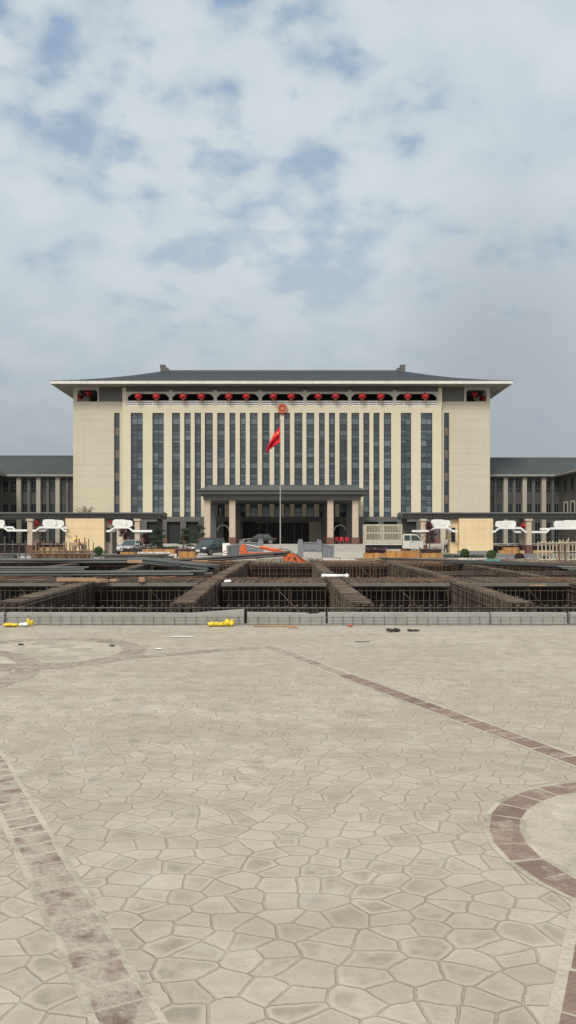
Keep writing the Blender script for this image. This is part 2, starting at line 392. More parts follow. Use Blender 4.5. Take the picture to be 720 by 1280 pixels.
# loose soil along the far rim of the pit
b = MB(); nx, ny = 150, 22
for j in range(ny + 1):
    for i in range(nx + 1):
        x = -45 + 90 * i / nx; y = 50.3 + 12.2 * j / ny
        e = min(j, ny - j) / 4.0; e = min(1, e)
        h = 0.01 + e * (0.05 + 0.09 * mnoise.noise(Vector((x * .5, y * .5, 0))) + 0.06 * mnoise.noise(Vector((x * 1.9, y * 1.9, 5))))
        b.v.append((x, y, max(0.006, h)))
for j in range(ny):
    for i in range(nx):
        a = j * (nx + 1) + i; b.f.append((a, a + 1, a + nx + 2, a + nx + 1)); b.m.append(0)
structure('soil', 'soil', b, smooth=True)
# raised forecourt terrace with its steps
TZ = 0.9
b = MB(); b.box(-70, 70, 104, 160, -0.3, TZ, 0)
structure('terrace', 'forecourt', b)
b = MB()
for k in range(6):
    z = TZ * (k + 1) / 7; b.box(PX(205, 103), PX(500, 103), 101.9 + 0.35 * k, 103.998, 0.01 if k == 0 else z - TZ / 7 + 0.002, z)
structure('steps', 'concrete', b)

# paving bands --------------------------------------------------------------
BN = [0]
def band(name, pts, w, mat_, seg=0.235, closed=False, gap=0.012, edge=0.045, tile=None):
    """bricks laid along a line with a pale mortar border"""
    P = [Vector((p[0], p[1], 0)) for p in pts]
    if closed: P.append(P[0])
    mort = MB(); bm_ = MB(); BN[0] += 1; z1 = 0.0052 + 0.00035 * BN[0]; z2 = z1 + .00015
    def normal(i):
        a = P[max(0, i - 1)] if not (closed and i == 0) else P[-2]; c = P[min(len(P) - 1, i + 1)] if not (closed and i == len(P) - 1) else P[1]
        t = (c - a).normalized(); return Vector((-t.y, t.x, 0))
    Ns = [normal(i) for i in range(len(P))]
    for i in range(len(P) - 1):
        h = w / 2 + edge
        q = [P[i] + Ns[i] * h, P[i + 1] + Ns[i + 1] * h, P[i + 1] - Ns[i + 1] * h, P[i] - Ns[i] * h]
        mort.quad(*[(v.x, v.y, z1) for v in q])
        L_ = (P[i + 1] - P[i]).length; n = max(1, round(L_ / seg))
        for k in range(n):
            t0 = (k + gap / seg * .5 * rng.uniform(.6, 1.6)) / n; t1 = (k + 1 - gap / seg * .5 * rng.uniform(.6, 1.6)) / n
            h0, h1 = w / 2 * rng.uniform(.93, 1.05), w / 2 * rng.uniform(.93, 1.05)
            A, B = P[i].lerp(P[i + 1], t0), P[i].lerp(P[i + 1], t1); NA, NB = Ns[i].lerp(Ns[i + 1], t0), Ns[i].lerp(Ns[i + 1], t1)
            sk = rng.uniform(-.012, .012); T = (P[i + 1] - P[i]).normalized() * sk
            lo = [A + NA * h0, B + NB * h0 + T, B - NB * h1, A - NA * h1 - T]
            cen = (lo[0] + lo[1] + lo[2] + lo[3]) / 4
            vs = [(v.x, v.y, z2) for v in lo] + [((v * .92 + cen * .08).x, (v * .92 + cen * .08).y, z2 + .0015) for v in lo]
            bm_.add(vs, [(4, 5, 6, 7), (0, 1, 5, 4), (1, 2, 6, 5), (2, 3, 7, 6), (3, 0, 4, 7)])
    e = thing(name, None, None); e['kind'] = 'structure'
    mort.build('mortar', 'band_mortar', e); bm_.build('bricks', mat_, e, smooth=False)
    return e
def line(a, b_, n): return [(a[0] + (b_[0] - a[0]) * i / n, a[1] + (b_[1] - a[1]) * i / n) for i in range(n + 1)]
def arc(c, r, a0, a1, n): return [(c[0] + r * math.cos(R(a0 + (a1 - a0) * i / n)), c[1] + r * math.sin(R(a0 + (a1 - a0) * i / n))) for i in range(n + 1)]
band('pavement_band', line((-3.30, 7.60), (-0.03, 1.60), 12), 0.170, 'brick_worn', 0.15, edge=.03, gap=.020)
band('pavement_band', line((-0.30, 11.35), (.66, 8.95), 5), 0.160, 'brick_faded', 0.24)
band('pavement_band', line((.66, 8.95), (2.35, 4.78), 8), 0.180, 'brick_fair', 0.24, edge=.03)
band('pavement_band', line((0.62, 1.75), (1.36, 3.30), 6), 0.150, 'brick_fair', 0.22)
band('pavement_band', arc((2.12, 3.972), 0.955, 0, 360, 30)[:-1], 0.165, 'brick_fair', 0.205, closed=True, edge=0.03)
band('pavement_band', arc((-3.55, 10.75), 1.35, 0, 360, 34)[:-1], 0.34, 'brick_faded', 0.24, closed=True, edge=.02)
band('pavement_band', arc((-5.3, 8.9), 2.15, -60, 75, 24), 0.30, 'brick_faded', 0.24, edge=.02)
band('pavement_band', line((-7.6, 9.25), (-2.75, 9.65), 10), 0.30, 'brick_faded', 0.24, edge=.02)
band('pavement_band', line((-2.05, 10.3), (-.45, 11.25), 5), 0.20, 'brick_faded', 0.24, edge=.02)
def tiled_disc(c, r, s):
    mo, ti = MB(), MB(); n = 36
    mo.add([(c[0] + r * math.cos(2 * math.pi * k / n), c[1] + r * math.sin(2 * math.pi * k / n), 0.0065) for k in range(n)], [tuple(range(n))])
    k = int(r / s) + 1
    for i in range(-k, k):
        for j in range(-k, k):
            x, y = i * s, j * s
            corners = [(x + .01, y + .01), (x + s - .01, y + .01), (x + s - .01, y + s - .01), (x + .01, y + s - .01)]
            if all(math.hypot(*q) < r * 1.0 for q in corners):
                ti.add([(c[0] + q[0], c[1] + q[1], 0.0075) for q in corners], [(0, 1, 2, 3)])
    e = thing('pavement_inlay', None, None); e['kind'] = 'structure'
    mo.build('mortar', 'band_mortar', e); ti.build('tiles', 'tile_pale', e)
tiled_disc((2.12, 3.972), 0.87, 0.30)
tiled_disc((-3.55, 10.75), 1.22, 0.36)

# ------------------------------------------------------------------ edge boards and the near rebar
seams = [(-330, -120), (-119, 5), (8, 305), (309, 407), (410, 612), (614, 709), (713, 900), (902, 1100)]
names_ = ['grey edge board beyond the left end of the pit rim', 'short grey edge board at the left end of the pit rim',
          'longest grey edge board, its right end rising behind the two yellow bags', 'pale edge board with a chipped notch, right of the yellow bags',
          'grey edge board behind the red and white wrapper', 'plain grey edge board behind the right of the paving, left of the dark gap',
          'grey edge board at the right end of the pit rim', 'grey edge board beyond the right end of the pit rim']
for (a, c), nm in zip(seams, names_):
    x0, x1 = PX(a, 14.12), PX(c, 14.12); z0 = 0.006
    if a == 8:
        poly = [(x0, z0), (x1, z0), (x1, .295), (PX(240, 14.12), .225), (x0, .237)]
    elif a == 309:
        q = lambda p: PX(p, 14.12)
        poly = [(x0, z0), (x1, z0), (x1, .236), (q(402), .236), (q(397), .208), (q(388), .202), (q(383), .225), (x0, .240)]
    else:
        poly = [(x0, z0), (x1, z0), (x1, .232), (x0, .238)]
    b = MB(); b.prism(poly, 14.12, 14.24)
    tag(b.build('edge_board', 'board_grey', bevel=0.004), nm, 'formwork board', 'edge boards along the near rim of the pit')
def grid_front(x0, x1, label):
    t = thing('rebar_mesh', label, 'rebar mesh', ((x0 + x1) / 2, 14.07, 0), 'low rebar mesh in front of the edge boards')
    v, h = MB(), MB(); x = x0
    while x < x1:
        tl = rng.uniform(-.012, .012); v.bar((x, 14.07, .008), (x + tl, 14.07 + rng.uniform(0, .02), rng.uniform(.165, .20)), .0055); x += .195 * rng.uniform(.9, 1.1)
    for z, rr in ((0.155, .006), (0.03, .006)):
        xx = x0
        while xx < x1:
            xn = min(x1, xx + 1.5); h.bar((xx, 14.06, z + rng.uniform(-.008, .008)), (xn, 14.06, z + rng.uniform(-.008, .008)), rr); xx = xn
    v.build('upright_bars', 'mesh_wire', t); h.build('lengthwise_bars', 'mesh_wire', t)
grid_front(PX(-120, 14.1), PX(305, 14.1), 'thin rebar mesh in front of the long edge board, behind the yellow bags')
grid_front(PX(309, 14.1), PX(900, 14.1), 'thin rebar mesh in front of the edge boards right of the yellow bags')
t = thing('rebar_row', 'row of dark upright bars tied to one long bar, just behind the edge boards', 'rebar', (0, 14.9, 0))
v, h = MB(), MB(); x = -9
while x < 9:
    top = .285 + rng.uniform(-.01, .02)
    v.bar((x, 14.9, PIT_Z + .05), (x + rng.uniform(-.02, .02), 14.9, top), .011); v.bar((x, 14.9, top), (x + .05, 14.83, top + .012), .011)
    v.bar((x + .08, 15.1, PIT_Z + .05), (x + .08, 15.1, top - .05), .011); x += .19 * rng.uniform(.93, 1.07)
for yy, zz in ((14.88, .25), (15.08, .235), (14.88, -.1), (15.08, -.3)):
    xx = -9
    while xx < 9: h.bar((xx, yy, zz + rng.uniform(-.006, .006)), (xx + 1.5, yy, zz + rng.uniform(-.006, .006)), .011); xx += 1.5
v.build('upright_bars', 'row_bar', t); h.build('lengthwise_bars', 'row_bar', t)

# ------------------------------------------------------------------ rebar cage beams
W4 = [-.22, -.07, .08, .23]
def cage(label, pts, offs, ztop, zbot, sp=0.15, m1='rebar', m2='rebar', sides=(-.25, -.55, -.9), ntop=9, r=.013, group='rebar cages of the foundation beams', brace=False, shade_core=None, rough=.07):
    if shade_core is None and offs is W4: shade_core = (-.14, .14)
    P = [Vector((p[0], p[1], 0)) for p in pts]
    t = thing('rebar_cage', label, 'rebar cage', (P[0].x, P[0].y, zbot), group)
    st, lo = MB(), MB()
    wmin, wmax = offs[0], offs[-1]
    for a, c in zip(P, P[1:]):
        d = c - a; L_ = d.length; d.normalize(); n_ = Vector((-d.y, d.x, 0)); k = 0; s_ = 0
        while s_ < L_:
            base = a + d * s_; lean = d * rng.uniform(-.05, .05)
            for o in offs:
                q = base + n_ * (o + rng.uniform(-.015, .015))
                st.bar((q.x, q.y, zbot), (q.x + lean.x, q.y + lean.y, ztop), r)
            q0, q1 = base + n_ * wmin + lean, base + n_ * wmax + lean
            st.bar((q0.x, q0.y, ztop), (q1.x, q1.y, ztop + rng.uniform(-.008, .012)), r * (1 if wmax - wmin < 1 else 1.9))
            if rng.random() < .5:
                e_ = rng.choice((q0, q1)); st.bar((e_.x, e_.y, ztop - .02), (e_.x + rng.uniform(-.04, .04), e_.y + rng.uniform(-.04, .04), ztop + rng.uniform(.02, rough)), r)
            s_ += sp * rng.uniform(.72, 1.28)
        for k in range(ntop):
            o = wmin + (wmax - wmin) * k / (ntop - 1); s_ = 0
            while s_ < L_:
                e_ = min(L_, s_ + rng.uniform(3, 6)); A = a + d * s_ + n_ * (o + rng.uniform(-.02, .02)); B = a + d * e_ + n_ * (o + rng.uniform(-.02, .02))
                lo.bar((A.x, A.y, ztop - .03 + rng.uniform(-.01, .01)), (B.x, B.y, ztop - .03 + rng.uniform(-.01, .01)), .017)
                lo.bar((A.x, A.y, ztop - .11), (B.x, B.y, ztop - .11), .014); s_ = e_
        for dz in sides:
            for o in (wmin - .015, wmax + .015):
                A = a + n_ * o; B = c + n_ * o; lo.bar((A.x, A.y, ztop + dz), (B.x, B.y, ztop + dz), .010)
        if brace:
            s_ = .7
            while s_ < L_ - 1:
                A = a + d * s_ + n_ * wmax; B = a + d * (s_ + .9) + n_ * wmax
                lo.bar((A.x, A.y, ztop - 1.0), (B.x, B.y, ztop - .08), .014); s_ += rng.uniform(1.6, 3.4)
    if shade_core:  # added solid box inside the cage, stops light so the gaps go black
        ln = MB(); la, lb_ = shade_core
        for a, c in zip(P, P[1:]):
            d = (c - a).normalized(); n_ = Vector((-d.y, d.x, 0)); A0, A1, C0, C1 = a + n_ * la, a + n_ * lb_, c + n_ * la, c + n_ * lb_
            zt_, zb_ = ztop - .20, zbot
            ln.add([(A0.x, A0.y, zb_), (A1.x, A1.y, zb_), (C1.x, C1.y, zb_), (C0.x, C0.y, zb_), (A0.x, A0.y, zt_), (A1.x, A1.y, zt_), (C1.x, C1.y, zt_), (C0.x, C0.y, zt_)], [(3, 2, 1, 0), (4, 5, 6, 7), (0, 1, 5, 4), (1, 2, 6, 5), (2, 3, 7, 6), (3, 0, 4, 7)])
        ln.build('shade_block', 'shade_core', t)
    st.build('stirrups', m1, t); lo.build('lengthwise_bars', m2, t)
    return t
def gp(px, py, z=0.30): 
    Y = (EYE - z) * F / (py - HY); return (PX(px, Y), Y)
W4 = [-.22, -.07, .08, .23]
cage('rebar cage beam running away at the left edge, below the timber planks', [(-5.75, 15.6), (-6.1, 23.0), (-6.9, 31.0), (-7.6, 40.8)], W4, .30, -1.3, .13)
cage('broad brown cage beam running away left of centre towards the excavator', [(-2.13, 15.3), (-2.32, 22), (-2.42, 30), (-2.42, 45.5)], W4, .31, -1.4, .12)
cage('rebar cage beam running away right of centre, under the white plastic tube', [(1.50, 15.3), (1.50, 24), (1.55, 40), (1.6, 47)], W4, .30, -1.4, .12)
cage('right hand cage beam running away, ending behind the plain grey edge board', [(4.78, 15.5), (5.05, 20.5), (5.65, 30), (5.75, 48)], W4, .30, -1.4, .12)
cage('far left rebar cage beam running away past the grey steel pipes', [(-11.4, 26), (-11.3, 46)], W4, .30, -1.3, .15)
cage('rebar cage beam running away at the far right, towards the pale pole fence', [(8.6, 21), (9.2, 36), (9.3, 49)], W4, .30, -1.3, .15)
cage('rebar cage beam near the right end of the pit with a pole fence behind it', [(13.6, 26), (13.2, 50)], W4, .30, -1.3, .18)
WX = [-1.8, -.8, .3, 1.1]
for (x0, x1, lb) in ((-15.5, -6.55, 'cross beam cage at the left, meeting the beam with timber planks'), (-5.8, -2.7, 'cross beam cage joining the two beams left of centre'),
                     (-2.0, 1.15, 'cross beam cage in the middle of the pit, straight below the flagpole'), (1.85, 4.85, 'cross beam cage right of centre, behind the white plastic tube'), (5.5, 17.0, 'cross beam cage at the right, reaching the edge of view')):
    cage(lb, [(x1, 23.95), (x0, 23.95)], WX, .30, -1.5, .155, ntop=44, r=.0125, brace=True, shade_core=(-1.7, .72))
    b = MB(); b.box(x0, x1, 22.76, 22.82, .19, .285)
    tag(b.build('edge_batten', 'batten_grey'), 'grey batten along the ' + {-15.5: 'leftmost', -5.8: 'second from left', -2.0: 'middle', 1.85: 'second from right', 5.5: 'rightmost'}[x0] + ' near cross beam cage', 'batten', 'battens on the cross beam cages')
for (x0, x1, lb) in ((-22, -7.9, 'rearmost cross beam cage at the left, in front of the tan stakes'), (-7.3, -2.75, 'rearmost cross beam cage left of centre, in front of the dark grey car'),
                     (-2.1, 1.3, 'rearmost rusty cross beam cage in front of the orange excavator'), (1.9, 5.4, 'rearmost cross beam cage right of centre, below the timber planter fences'), (6.0, 8.85, 'rearmost cross beam cage in front of the two green ball shrubs'), (9.6, 22, 'rearmost cross beam cage at the right, in front of the pale pole fence')):
    cage(lb, [(x1, 41.5), (x0, 41.5)], [-.5, -.1, .3, .6], .28, -1.4, .19, m1='rebar_rust', m2='rebar', ntop=8, r=.018, brace=True, shade_core=(-.4, .25))
cage('rebar cage grid along the back wall of the pit', [(22, 48.6), (-22, 48.6)], [-.5, 0, .5], .12, -1.4, .24, m1='rebar_rust', m2='rebar', ntop=6, r=.02, rough=.40)
cage('middle cross beam cage at the left, under the long grey pipes', [(-2.9, 31.5), (-20, 31.5)], [-.4, 0, .4], .24, -1.2, .2, m1='rebar_grey', m2='rebar_grey', ntop=7)
cage('middle cross beam cage at the right, in front of the small brown shrub', [(18, 32.0), (6.2, 32.0)], [-.4, 0, .4], .24, -1.2, .2, m1='rebar', m2='rebar', ntop=7)

# steel bundles lying over the cages
def bundle(label, a, b_, n, r, m_='steel_pipe', spread=.3, group='steel bundles lying on the cages', sag=0.0):
    a, b_ = Vector(a), Vector(b_); d = (b_ - a).normalized(); s_ = Vector((-d.y, d.x, 0))
    mb = MB()
    for k in range(n):
        o = s_ * (spread * ((k % max(1, n // 2)) / max(1, n // 2 - 1) - .5)) + Vector((0, 0, r * 1.9 * (k // max(1, n // 2)))); j = d * rng.uniform(-.5, .5)
        w = s_ * rng.uniform(-.1, .1)
        mid = (a + b_) / 2 + o + Vector((0, 0, -sag)) + w
        mb.path([a + o + j, mid, b_ + o + j - w], r, 0, 6)
    return tag(mb.build('steel_bundle', m_), label, 'steel bundle', group)
bundle('long grey steel pipes lying across the back left of the pit', (-18, 40.3, .38), (-6.7, 40.9, .38), 8, .065, spread=.7)
bundle('long grey steel pipes lying level across the pit behind the timber planks', (-12, 25.9, .38), (-3.1, 26.6, .38), 8, .045, spread=.5)
bundle('pair of grey pipes behind the level pipes at the left edge', (-15, 31.0, .36), (-8.6, 31.4, .36), 4, .04, spread=.25)
bundle('grey bar bundle slanting down to the right behind the long level pipes', (-8.9, 44.0, .40), (-3.0, 30.5, .40), 8, .06, spread=.5)
bundle('thin single grey bar slanting across the left cages', (-7.8, 39.5, .38), (-4.6, 32.5, .42), 2, .035, spread=.1)
bundle('dark bar bundle rising to the right in front of the orange excavator', (PX(228, 48.2), 48.2, .14), (PX(353, 47.4), 47.4, .60), 14, .085, 'steel_dark', .45)
bundle('dark low bundle at the foot of the excavator, ending near the car', (-9.5, 52.5, .12), (-4.9, 51.6, .12), 8, .05, 'steel_dark', .5)
bundle('dark bundles heaped behind the long pipes in front of the timber planters', (-12.4, 53.5, .30), (-8.6, 54.0, .32), 12, .08, 'steel_dark', .8)
bundle('dark bar bundle lying on the far right cages', (8.5, 40, .34), (16, 28, .34), 8, .035, 'steel_dark', .4)
bundle('pale bars lying on the far right cage near the edge of view', (11.5, 31, .36), (14.5, 29.6, .36), 3, .03, 'steel_pipe', .2)
bundle('long grey bars lying on the far right cages parallel to the pole fence', (5.9, 47.5, .34), (15, 33, .34), 6, .04, 'steel_dark', .4)
rr = random.Random(77)
for (x_, y_, n, ang, lb) in ((-1.0, 23.8, 7, .1, 'loose rods scattered on the middle cross beam cage'), (3.2, 23.9, 6, -.05, 'loose rods scattered on the cage right of the white roll'), (8.5, 24.0, 9, .06, 'loose rods scattered on the right cross beam cage'),
                         (-4.2, 24.2, 7, .02, 'loose rods scattered on the cage left of the white bag knot'), (-9.5, 24.4, 9, .04, 'loose rods scattered on the left cross beam cage'), (3.3, 42, 8, .1, 'loose rods on the rear cage below the truck'), (8.0, 42, 8, -.1, 'loose rods on the rear cage below the ball shrubs'), (-5, 42, 8, .2, 'loose rods on the rear cage below the dark grey car')):
    mb = MB()
    for k in range(n):
        a_ = ang + rr.gauss(0, .12); L_ = rr.uniform(.8, 2.4) * (1.6 if y_ > 40 else 1); cx_, cy_ = x_ + rr.uniform(-1.2, 1.2), y_ + rr.uniform(-.9, .9); dx_, dy_ = math.cos(a_) * L_ / 2, math.sin(a_) * L_ / 2
        mb.path([(cx_ - dx_, cy_ - dy_, .335 + rr.uniform(0, .05)), (cx_, cy_, .335), (cx_ + dx_, cy_ + dy_, .335 + rr.uniform(0, .07))], .012 if y_ < 40 else .02, 0, 5)
    tag(mb.build('loose_rods', 'rebar_rust'), lb, 'rods', 'loose rods lying on the cages')
# left wrapped coil on the pipes
b = MB()
for k in range(9): b.bar((-7.9 + .06 * k, 25.9, .30), (-7.85 + .06 * k, 26.3, .50 + .06 * rng.random()), .022)
tag(b.build('tie_bars', 'rebar_grey'), 'dark tie bars standing round the grey pipes at the left', 'rebar')

def plank(label, c, L_, w, h, rz=0, m_='timber', cat='timber plank', name='timber_plank', group='timber planks and blocks on the cages'):
    b = MB(); b.box(-L_ / 2, L_ / 2, -w / 2, w / 2, 0, h)
    o = b.build(name, m_, bevel=.006); put(o, c, rz); return tag(o, label, cat, group)
x, Y = gp(96, 724.5, .4); plank('longest bright timber plank lying on the left cage beam', (x, Y, .35), 1.15, .12, .10, .1)
x, Y = gp(82, 726.5, .35); plank('short timber block left of the longest plank', (x, Y, .33), .35, .18, .07, .4)
x, Y = gp(127, 726.5, .35); plank('timber block right of the longest plank', (x, Y, .32), .30, .25, .09, .8)
x, Y = gp(143, 725.5, .35); plank('small slanting timber block right of the others', (x, Y, .32), .28, .15, .07, -.5)
x, Y = gp(177, 722, .45); plank('small timber block on the end of the level pipes', (x, Y, .33), .18, .2, .13, .2)
x, Y = gp(169, 706.5, .45); plank('bright timber block on the back left pipes', (x, Y, .55), .65, .3, .12, .05)
x, Y = gp(250, 700, .3); plank('pale plank lying in front of the dark grey car', (x, Y, .22), 1.0, .4, .07, .05)
x, Y = gp(477, 701.5, .2); plank('pale plank on the pit rim below the right timber planter fence', (x, Y, .3), 1.0, .2, .06, -.05)
x, Y = gp(672, 731, .36); plank('pale plank lying on the right cross beam cage', (x, Y, .325), .42, .08, .03, -.15)
x, Y = gp(520, 700, .2); plank('thin board on the soil below the tall timber planter fence', (x, Y, .25), 1.4, .25, .05, .1)
x, Y = gp(585, 702, .2); plank('thin board on the soil below the left green ball shrub', (x, Y, .22), 1.3, .2, .05, -.1)
plank('long brown batten lying on the paving in front of the pale notched board', (PX(344, 13.85), 13.8, .012), .80, .05, .025, -.01, 'timber')
plank('short orange batten end at the foot of the notched board', (PX(367, 13.5), 13.55, .012), .20, .03, .012, .05, 'timber')
plank('thin splinter of wood on the paving, right of the middle', (PX(453, 11.7), 11.75, .012), .22, .02, .010, .05, 'rebar_grey', 'stick', 'stick', None)

# small rubbish -------------------------------------------------------------
def crumple(name, label, c, rx, ry, rz, m_, cat, seed, n=3, group=None):
    b = MB(); rr = random.Random(seed)
    for k in range(n):
        cc = ((k - (n - 1) / 2) * rx * 1.0 / max(1, n) * 2, rr.uniform(-.3, .3) * ry, rz)
        b.ball(cc, rx / max(1, n) * 1.6, ry, rz * rr.uniform(.75, 1.1), 12, 8)
    for i, v in enumerate(b.v):
        d = mnoise.noise(Vector((v[0] * 18 + seed, v[1] * 18, v[2] * 18))); b.v[i] = (v[0] * (1 + .25 * d), v[1] * (1 + .35 * d), max(0.0, v[2] * (1 + .5 * d)))
    o = b.build(name, m_); o.location = c; return tag(o, label, cat, group)
crumple('plastic_bag', 'crumpled yellow bag left of the smaller yellow bag', (PX(271, 13.9), 13.9, .01), .14, .08, .040, 'yellow_plastic', 'bag', 1)
crumple('plastic_bag', 'plump yellow bag to the right of the flat crumpled one', (PX(287, 13.92), 13.92, .01), .07, .08, .052, 'yellow_plastic', 'bag', 5, 2)
crumple('plastic_bag', 'flat yellow bag at the far left foot of the edge boards', (PX(15, 13.9), 13.85, .01), .12, .08, .032, 'yellow_plastic', 'bag', 9)
crumple('plastic_bag', 'small upright yellow bag beside the white one at the left', (PX(37.5, 13.9), 13.9, .01), .05, .05, .06, 'yellow_plastic', 'bag', 12, 2)
crumple('plastic_bag', 'white crumpled bag at the left between two yellow bags', (PX(30, 13.9), 13.85, .01), .07, .06, .035, 'white_plastic', 'bag', 15, 2)
crumple('wrapper', 'red and white wrapper at the foot of the edge boards right of centre', (PX(437, 13.85), 13.85, .01), .045, .04, .018, 'red_stuff', 'wrapper', 22, 2)
crumple('dark_cloth', 'left of two dark rags on the right of the paving', (PX(494, 12.9), 13.1, .01), .10, .07, .025, 'black_stuff', 'rag', 31, 2)
crumple('dark_cloth', 'right and flatter of two dark rags on the paving', (PX(517.5, 13.1), 13.15, .01), .09, .05, .015, 'black_stuff', 'rag', 33, 2)
crumple('paper_scrap', 'long white scrap on the paving below the yellow bags', (PX(228, 12.4), 12.4, .01), .15, .05, .004, 'white_plastic', 'scrap', 41, 2)
crumple('paper_scrap', 'small white scrap alone on the left of the paving', (PX(198, 11.0), 11.0, .01), .035, .04, .008, 'white_plastic', 'scrap', 43, 1)
crumple('dark_pebble', 'dark pebble on the pale tiles of the left circle', (PX(26, 11.4), 11.4, .01), .03, .03, .015, 'black_stuff', 'pebble', 46, 1)
crumple('dark_pebble', 'dark pebble at the upper edge of the left circle', (PX(140, 11.3), 11.3, .01), .03, .03, .012, 'black_stuff', 'pebble', 47, 1)
x, Y = gp(284.5, 725, .42); crumple('plastic_bag', 'white bag knot on the middle cage, left of centre', (x, Y, .33), .07, .06, .05, 'white_plastic', 'bag', 51, 1)
x, Y = gp(615, 703.5, .3); crumple('green_tarp', 'green tarpaulin heap on the pit rim below the right ball shrub', (x, Y, .22), .42, .3, .13, 'green_cloth', 'tarpaulin', 55)
x, Y = gp(418.5, 719, .42)
b = MB(); b.bar((x - .34, Y, .40), (x + .38, Y + .1, .39), .055, 0, 12); b.ball((x - .36, Y, .39), .09, .09, .08); b.ball((x + .40, Y + .1, .39), .08, .08, .075)
tag(b.build('plastic_roll', 'white_plastic', smooth=True), 'white wrapped roll with knotted ends lying on a cage beam', 'roll')

# stakes and starter bars at the left ----------------------------------------
def stakes(label, pxs, Y, zt, jit, m_, r, rails, cat='stakes', name='stake_row', lean=.12):
    t = thing(name, label, cat, (PX(pxs[0], Y), Y, 0)); v, h = MB(), MB()
    for p in pxs:
        x_ = PX(p, Y); v.bar((x_, Y + rng.uniform(-.15, .15), -.02), (x_ + rng.uniform(-lean, lean), Y + rng.uniform(-.15, .15), zt + rng.uniform(-jit, jit)), r * rng.uniform(.8, 1.2))
    for z_ in rails: h.bar((PX(pxs[0] - 1, Y), Y - .12, z_), (PX(pxs[-1] + 1, Y), Y - .12, z_ + rng.uniform(-.04, .04)), r * 1.1)
    v.build('stakes', m_, t)
    if rails: h.build('rails', m_, t)
def frange(a, c, s_, j=.3):
    out = []
    while a < c: out.append(a + rng.uniform(-j, j) * s_); a += s_
    return out
stakes('dense low row of tan stakes with a rail on the left rim of the pit', frange(40, 114, 1.15), 54.5, .64, .06, 'stake_tan', .030, (.58, .12))
b = MB(); b.box(PX(41, 54.8), PX(113, 54.8), 54.8, 54.86, 0, .52); b.box(PX(41, 54.8), PX(113, 54.8), 54.861, 54.95, .40, .5); tag(b.build('timber_shutter', 'rebar_rust'), 'dark timber shutter right behind the dense low row of tan stakes', 'shutter')
stakes('loose row of taller uneven tan stakes behind the dense low row', frange(42, 116, 1.8), 56.5, 1.10, .42, 'stake_tan', .040, (.7,), lean=.2)
stakes('group of tall dark brown stakes around the bending worker', [84, 87.5, 91, 94.5, 99.5, 104.5, 108.5, 112], 58.2, 1.66, .3, 'stake_tan', .045, ())
for p, top, lb in ((6, 671, 'leftmost and tallest of four grey posts at the left edge'), (16, 676, 'second grey post from the left edge'), (24, 677, 'third grey post from the left edge'), (32, 676, 'fourth grey post, left of the tan stakes')):
    Y = 57; b = MB(); b.bar((PX(p, Y), Y, -.02), (PX(p, Y), Y, PZ(top, Y)), .05, 0, 8, .045); b.ball((PX(p, Y), Y, PZ(top, Y)), .05, .05, .03)
    b.box(PX(p, Y) - .1, PX(p, Y) + .1, Y - .1, Y + .1, 0, .08)
    tag(b.build('steel_post', 'steel_pipe'), lb, 'post', 'grey posts at the left edge of the site')
b = MB()
for k in range(14): b.box(-21.6 + .13 * k, -21.5 + .13 * k, 55.0 + .01 * (k % 2), 55.06 + .01 * (k % 2), 0, .55)
tag(b.build('corrugated_sheet', 'steel_pipe'), 'pale grey ribbed sheet standing at the far left rim', 'sheet')
# pale stack of sticks
b = MB()
for k in range(8): b.box(-19.3 + .2 * k, -19.18 + .2 * k, 60, 60.4, .1, .45 + .05 * (k % 3))
b.box(-19.4, -17.7, 59.98, 60.45, .0, .12)
tag(b.build('timber_crate', 'timber'), 'pale slatted timber crate below the left beige column', 'crate')

# pole fence at the right ------------------------------------------------------
YF = 53.0
t = thing('pole_fence', 'pale bamboo pole fence with three rails at the right rim of the pit', 'fence', (PX(700, YF), YF, 0))
v, h = MB(), MB()
for p in frange(673, 860, 4.7, .15): v.bar((PX(p, YF), YF, -.02), (PX(p, YF) + rng.uniform(-.04, .04), YF, 1.42 + rng.uniform(-.08, .1)), .042, 0, 6)
for p in (700, 704, 709.5, 711): v.bar((PX(p, YF), YF + .12, -.02), (PX(p, YF) + rng.uniform(-.04, .04), YF + .1, 1.6 + rng.uniform(-.1, .12)), .05, 0, 6)
for z_, rr in ((1.33, .035), (.72, .03), (.18, .04)): h.bar((PX(672, YF), YF - .07, z_), (PX(860, YF), YF - .07, z_ + .05), rr, 0, 6)
v.build('poles', 'bamboo', t); h.build('rails', 'bamboo', t)
for x_, lb in ((PX(699, 52.6), 'rusty brown post standing in front of the pale pole fence, left one'), (PX(706.5, 52.6), 'rusty brown post in front of the pole fence beside the bundled poles')):
    b = MB(); b.bar((x_, 52.6, 0), (x_, 52.6, 1.25), .05, 0, 6); b.box(x_ - .09, x_ + .09, 52.51, 52.69, 0, .05); tag(b.build('rusty_post', 'rebar_rust'), lb, 'post')
b = MB(); pts = []
for k in range(161): pts.append((14.2 + k * .06, 47.6 + (.03 if k % 4 < 2 else 0)))
for (xa, ya), (xb, yb) in zip(pts, pts[1:]):
    b.quad((xa, ya, -1.6), (xb, yb, -1.6), (xb, yb, .05), (xa, ya, .05)); b.quad((xa, ya + .03, -1.6), (xb, yb + .03, -1.6), (xb, yb + .03, .05), (xa, ya + .03, .05)); b.quad((xa, ya, .05), (xb, yb, .05), (xb, yb + .03, .05), (xa, ya + .03, .05))
tag(b.build('formwork_sheet', 'form_sheet'), 'dull purple brown formwork sheet along the pit below the pole fence', 'formwork')

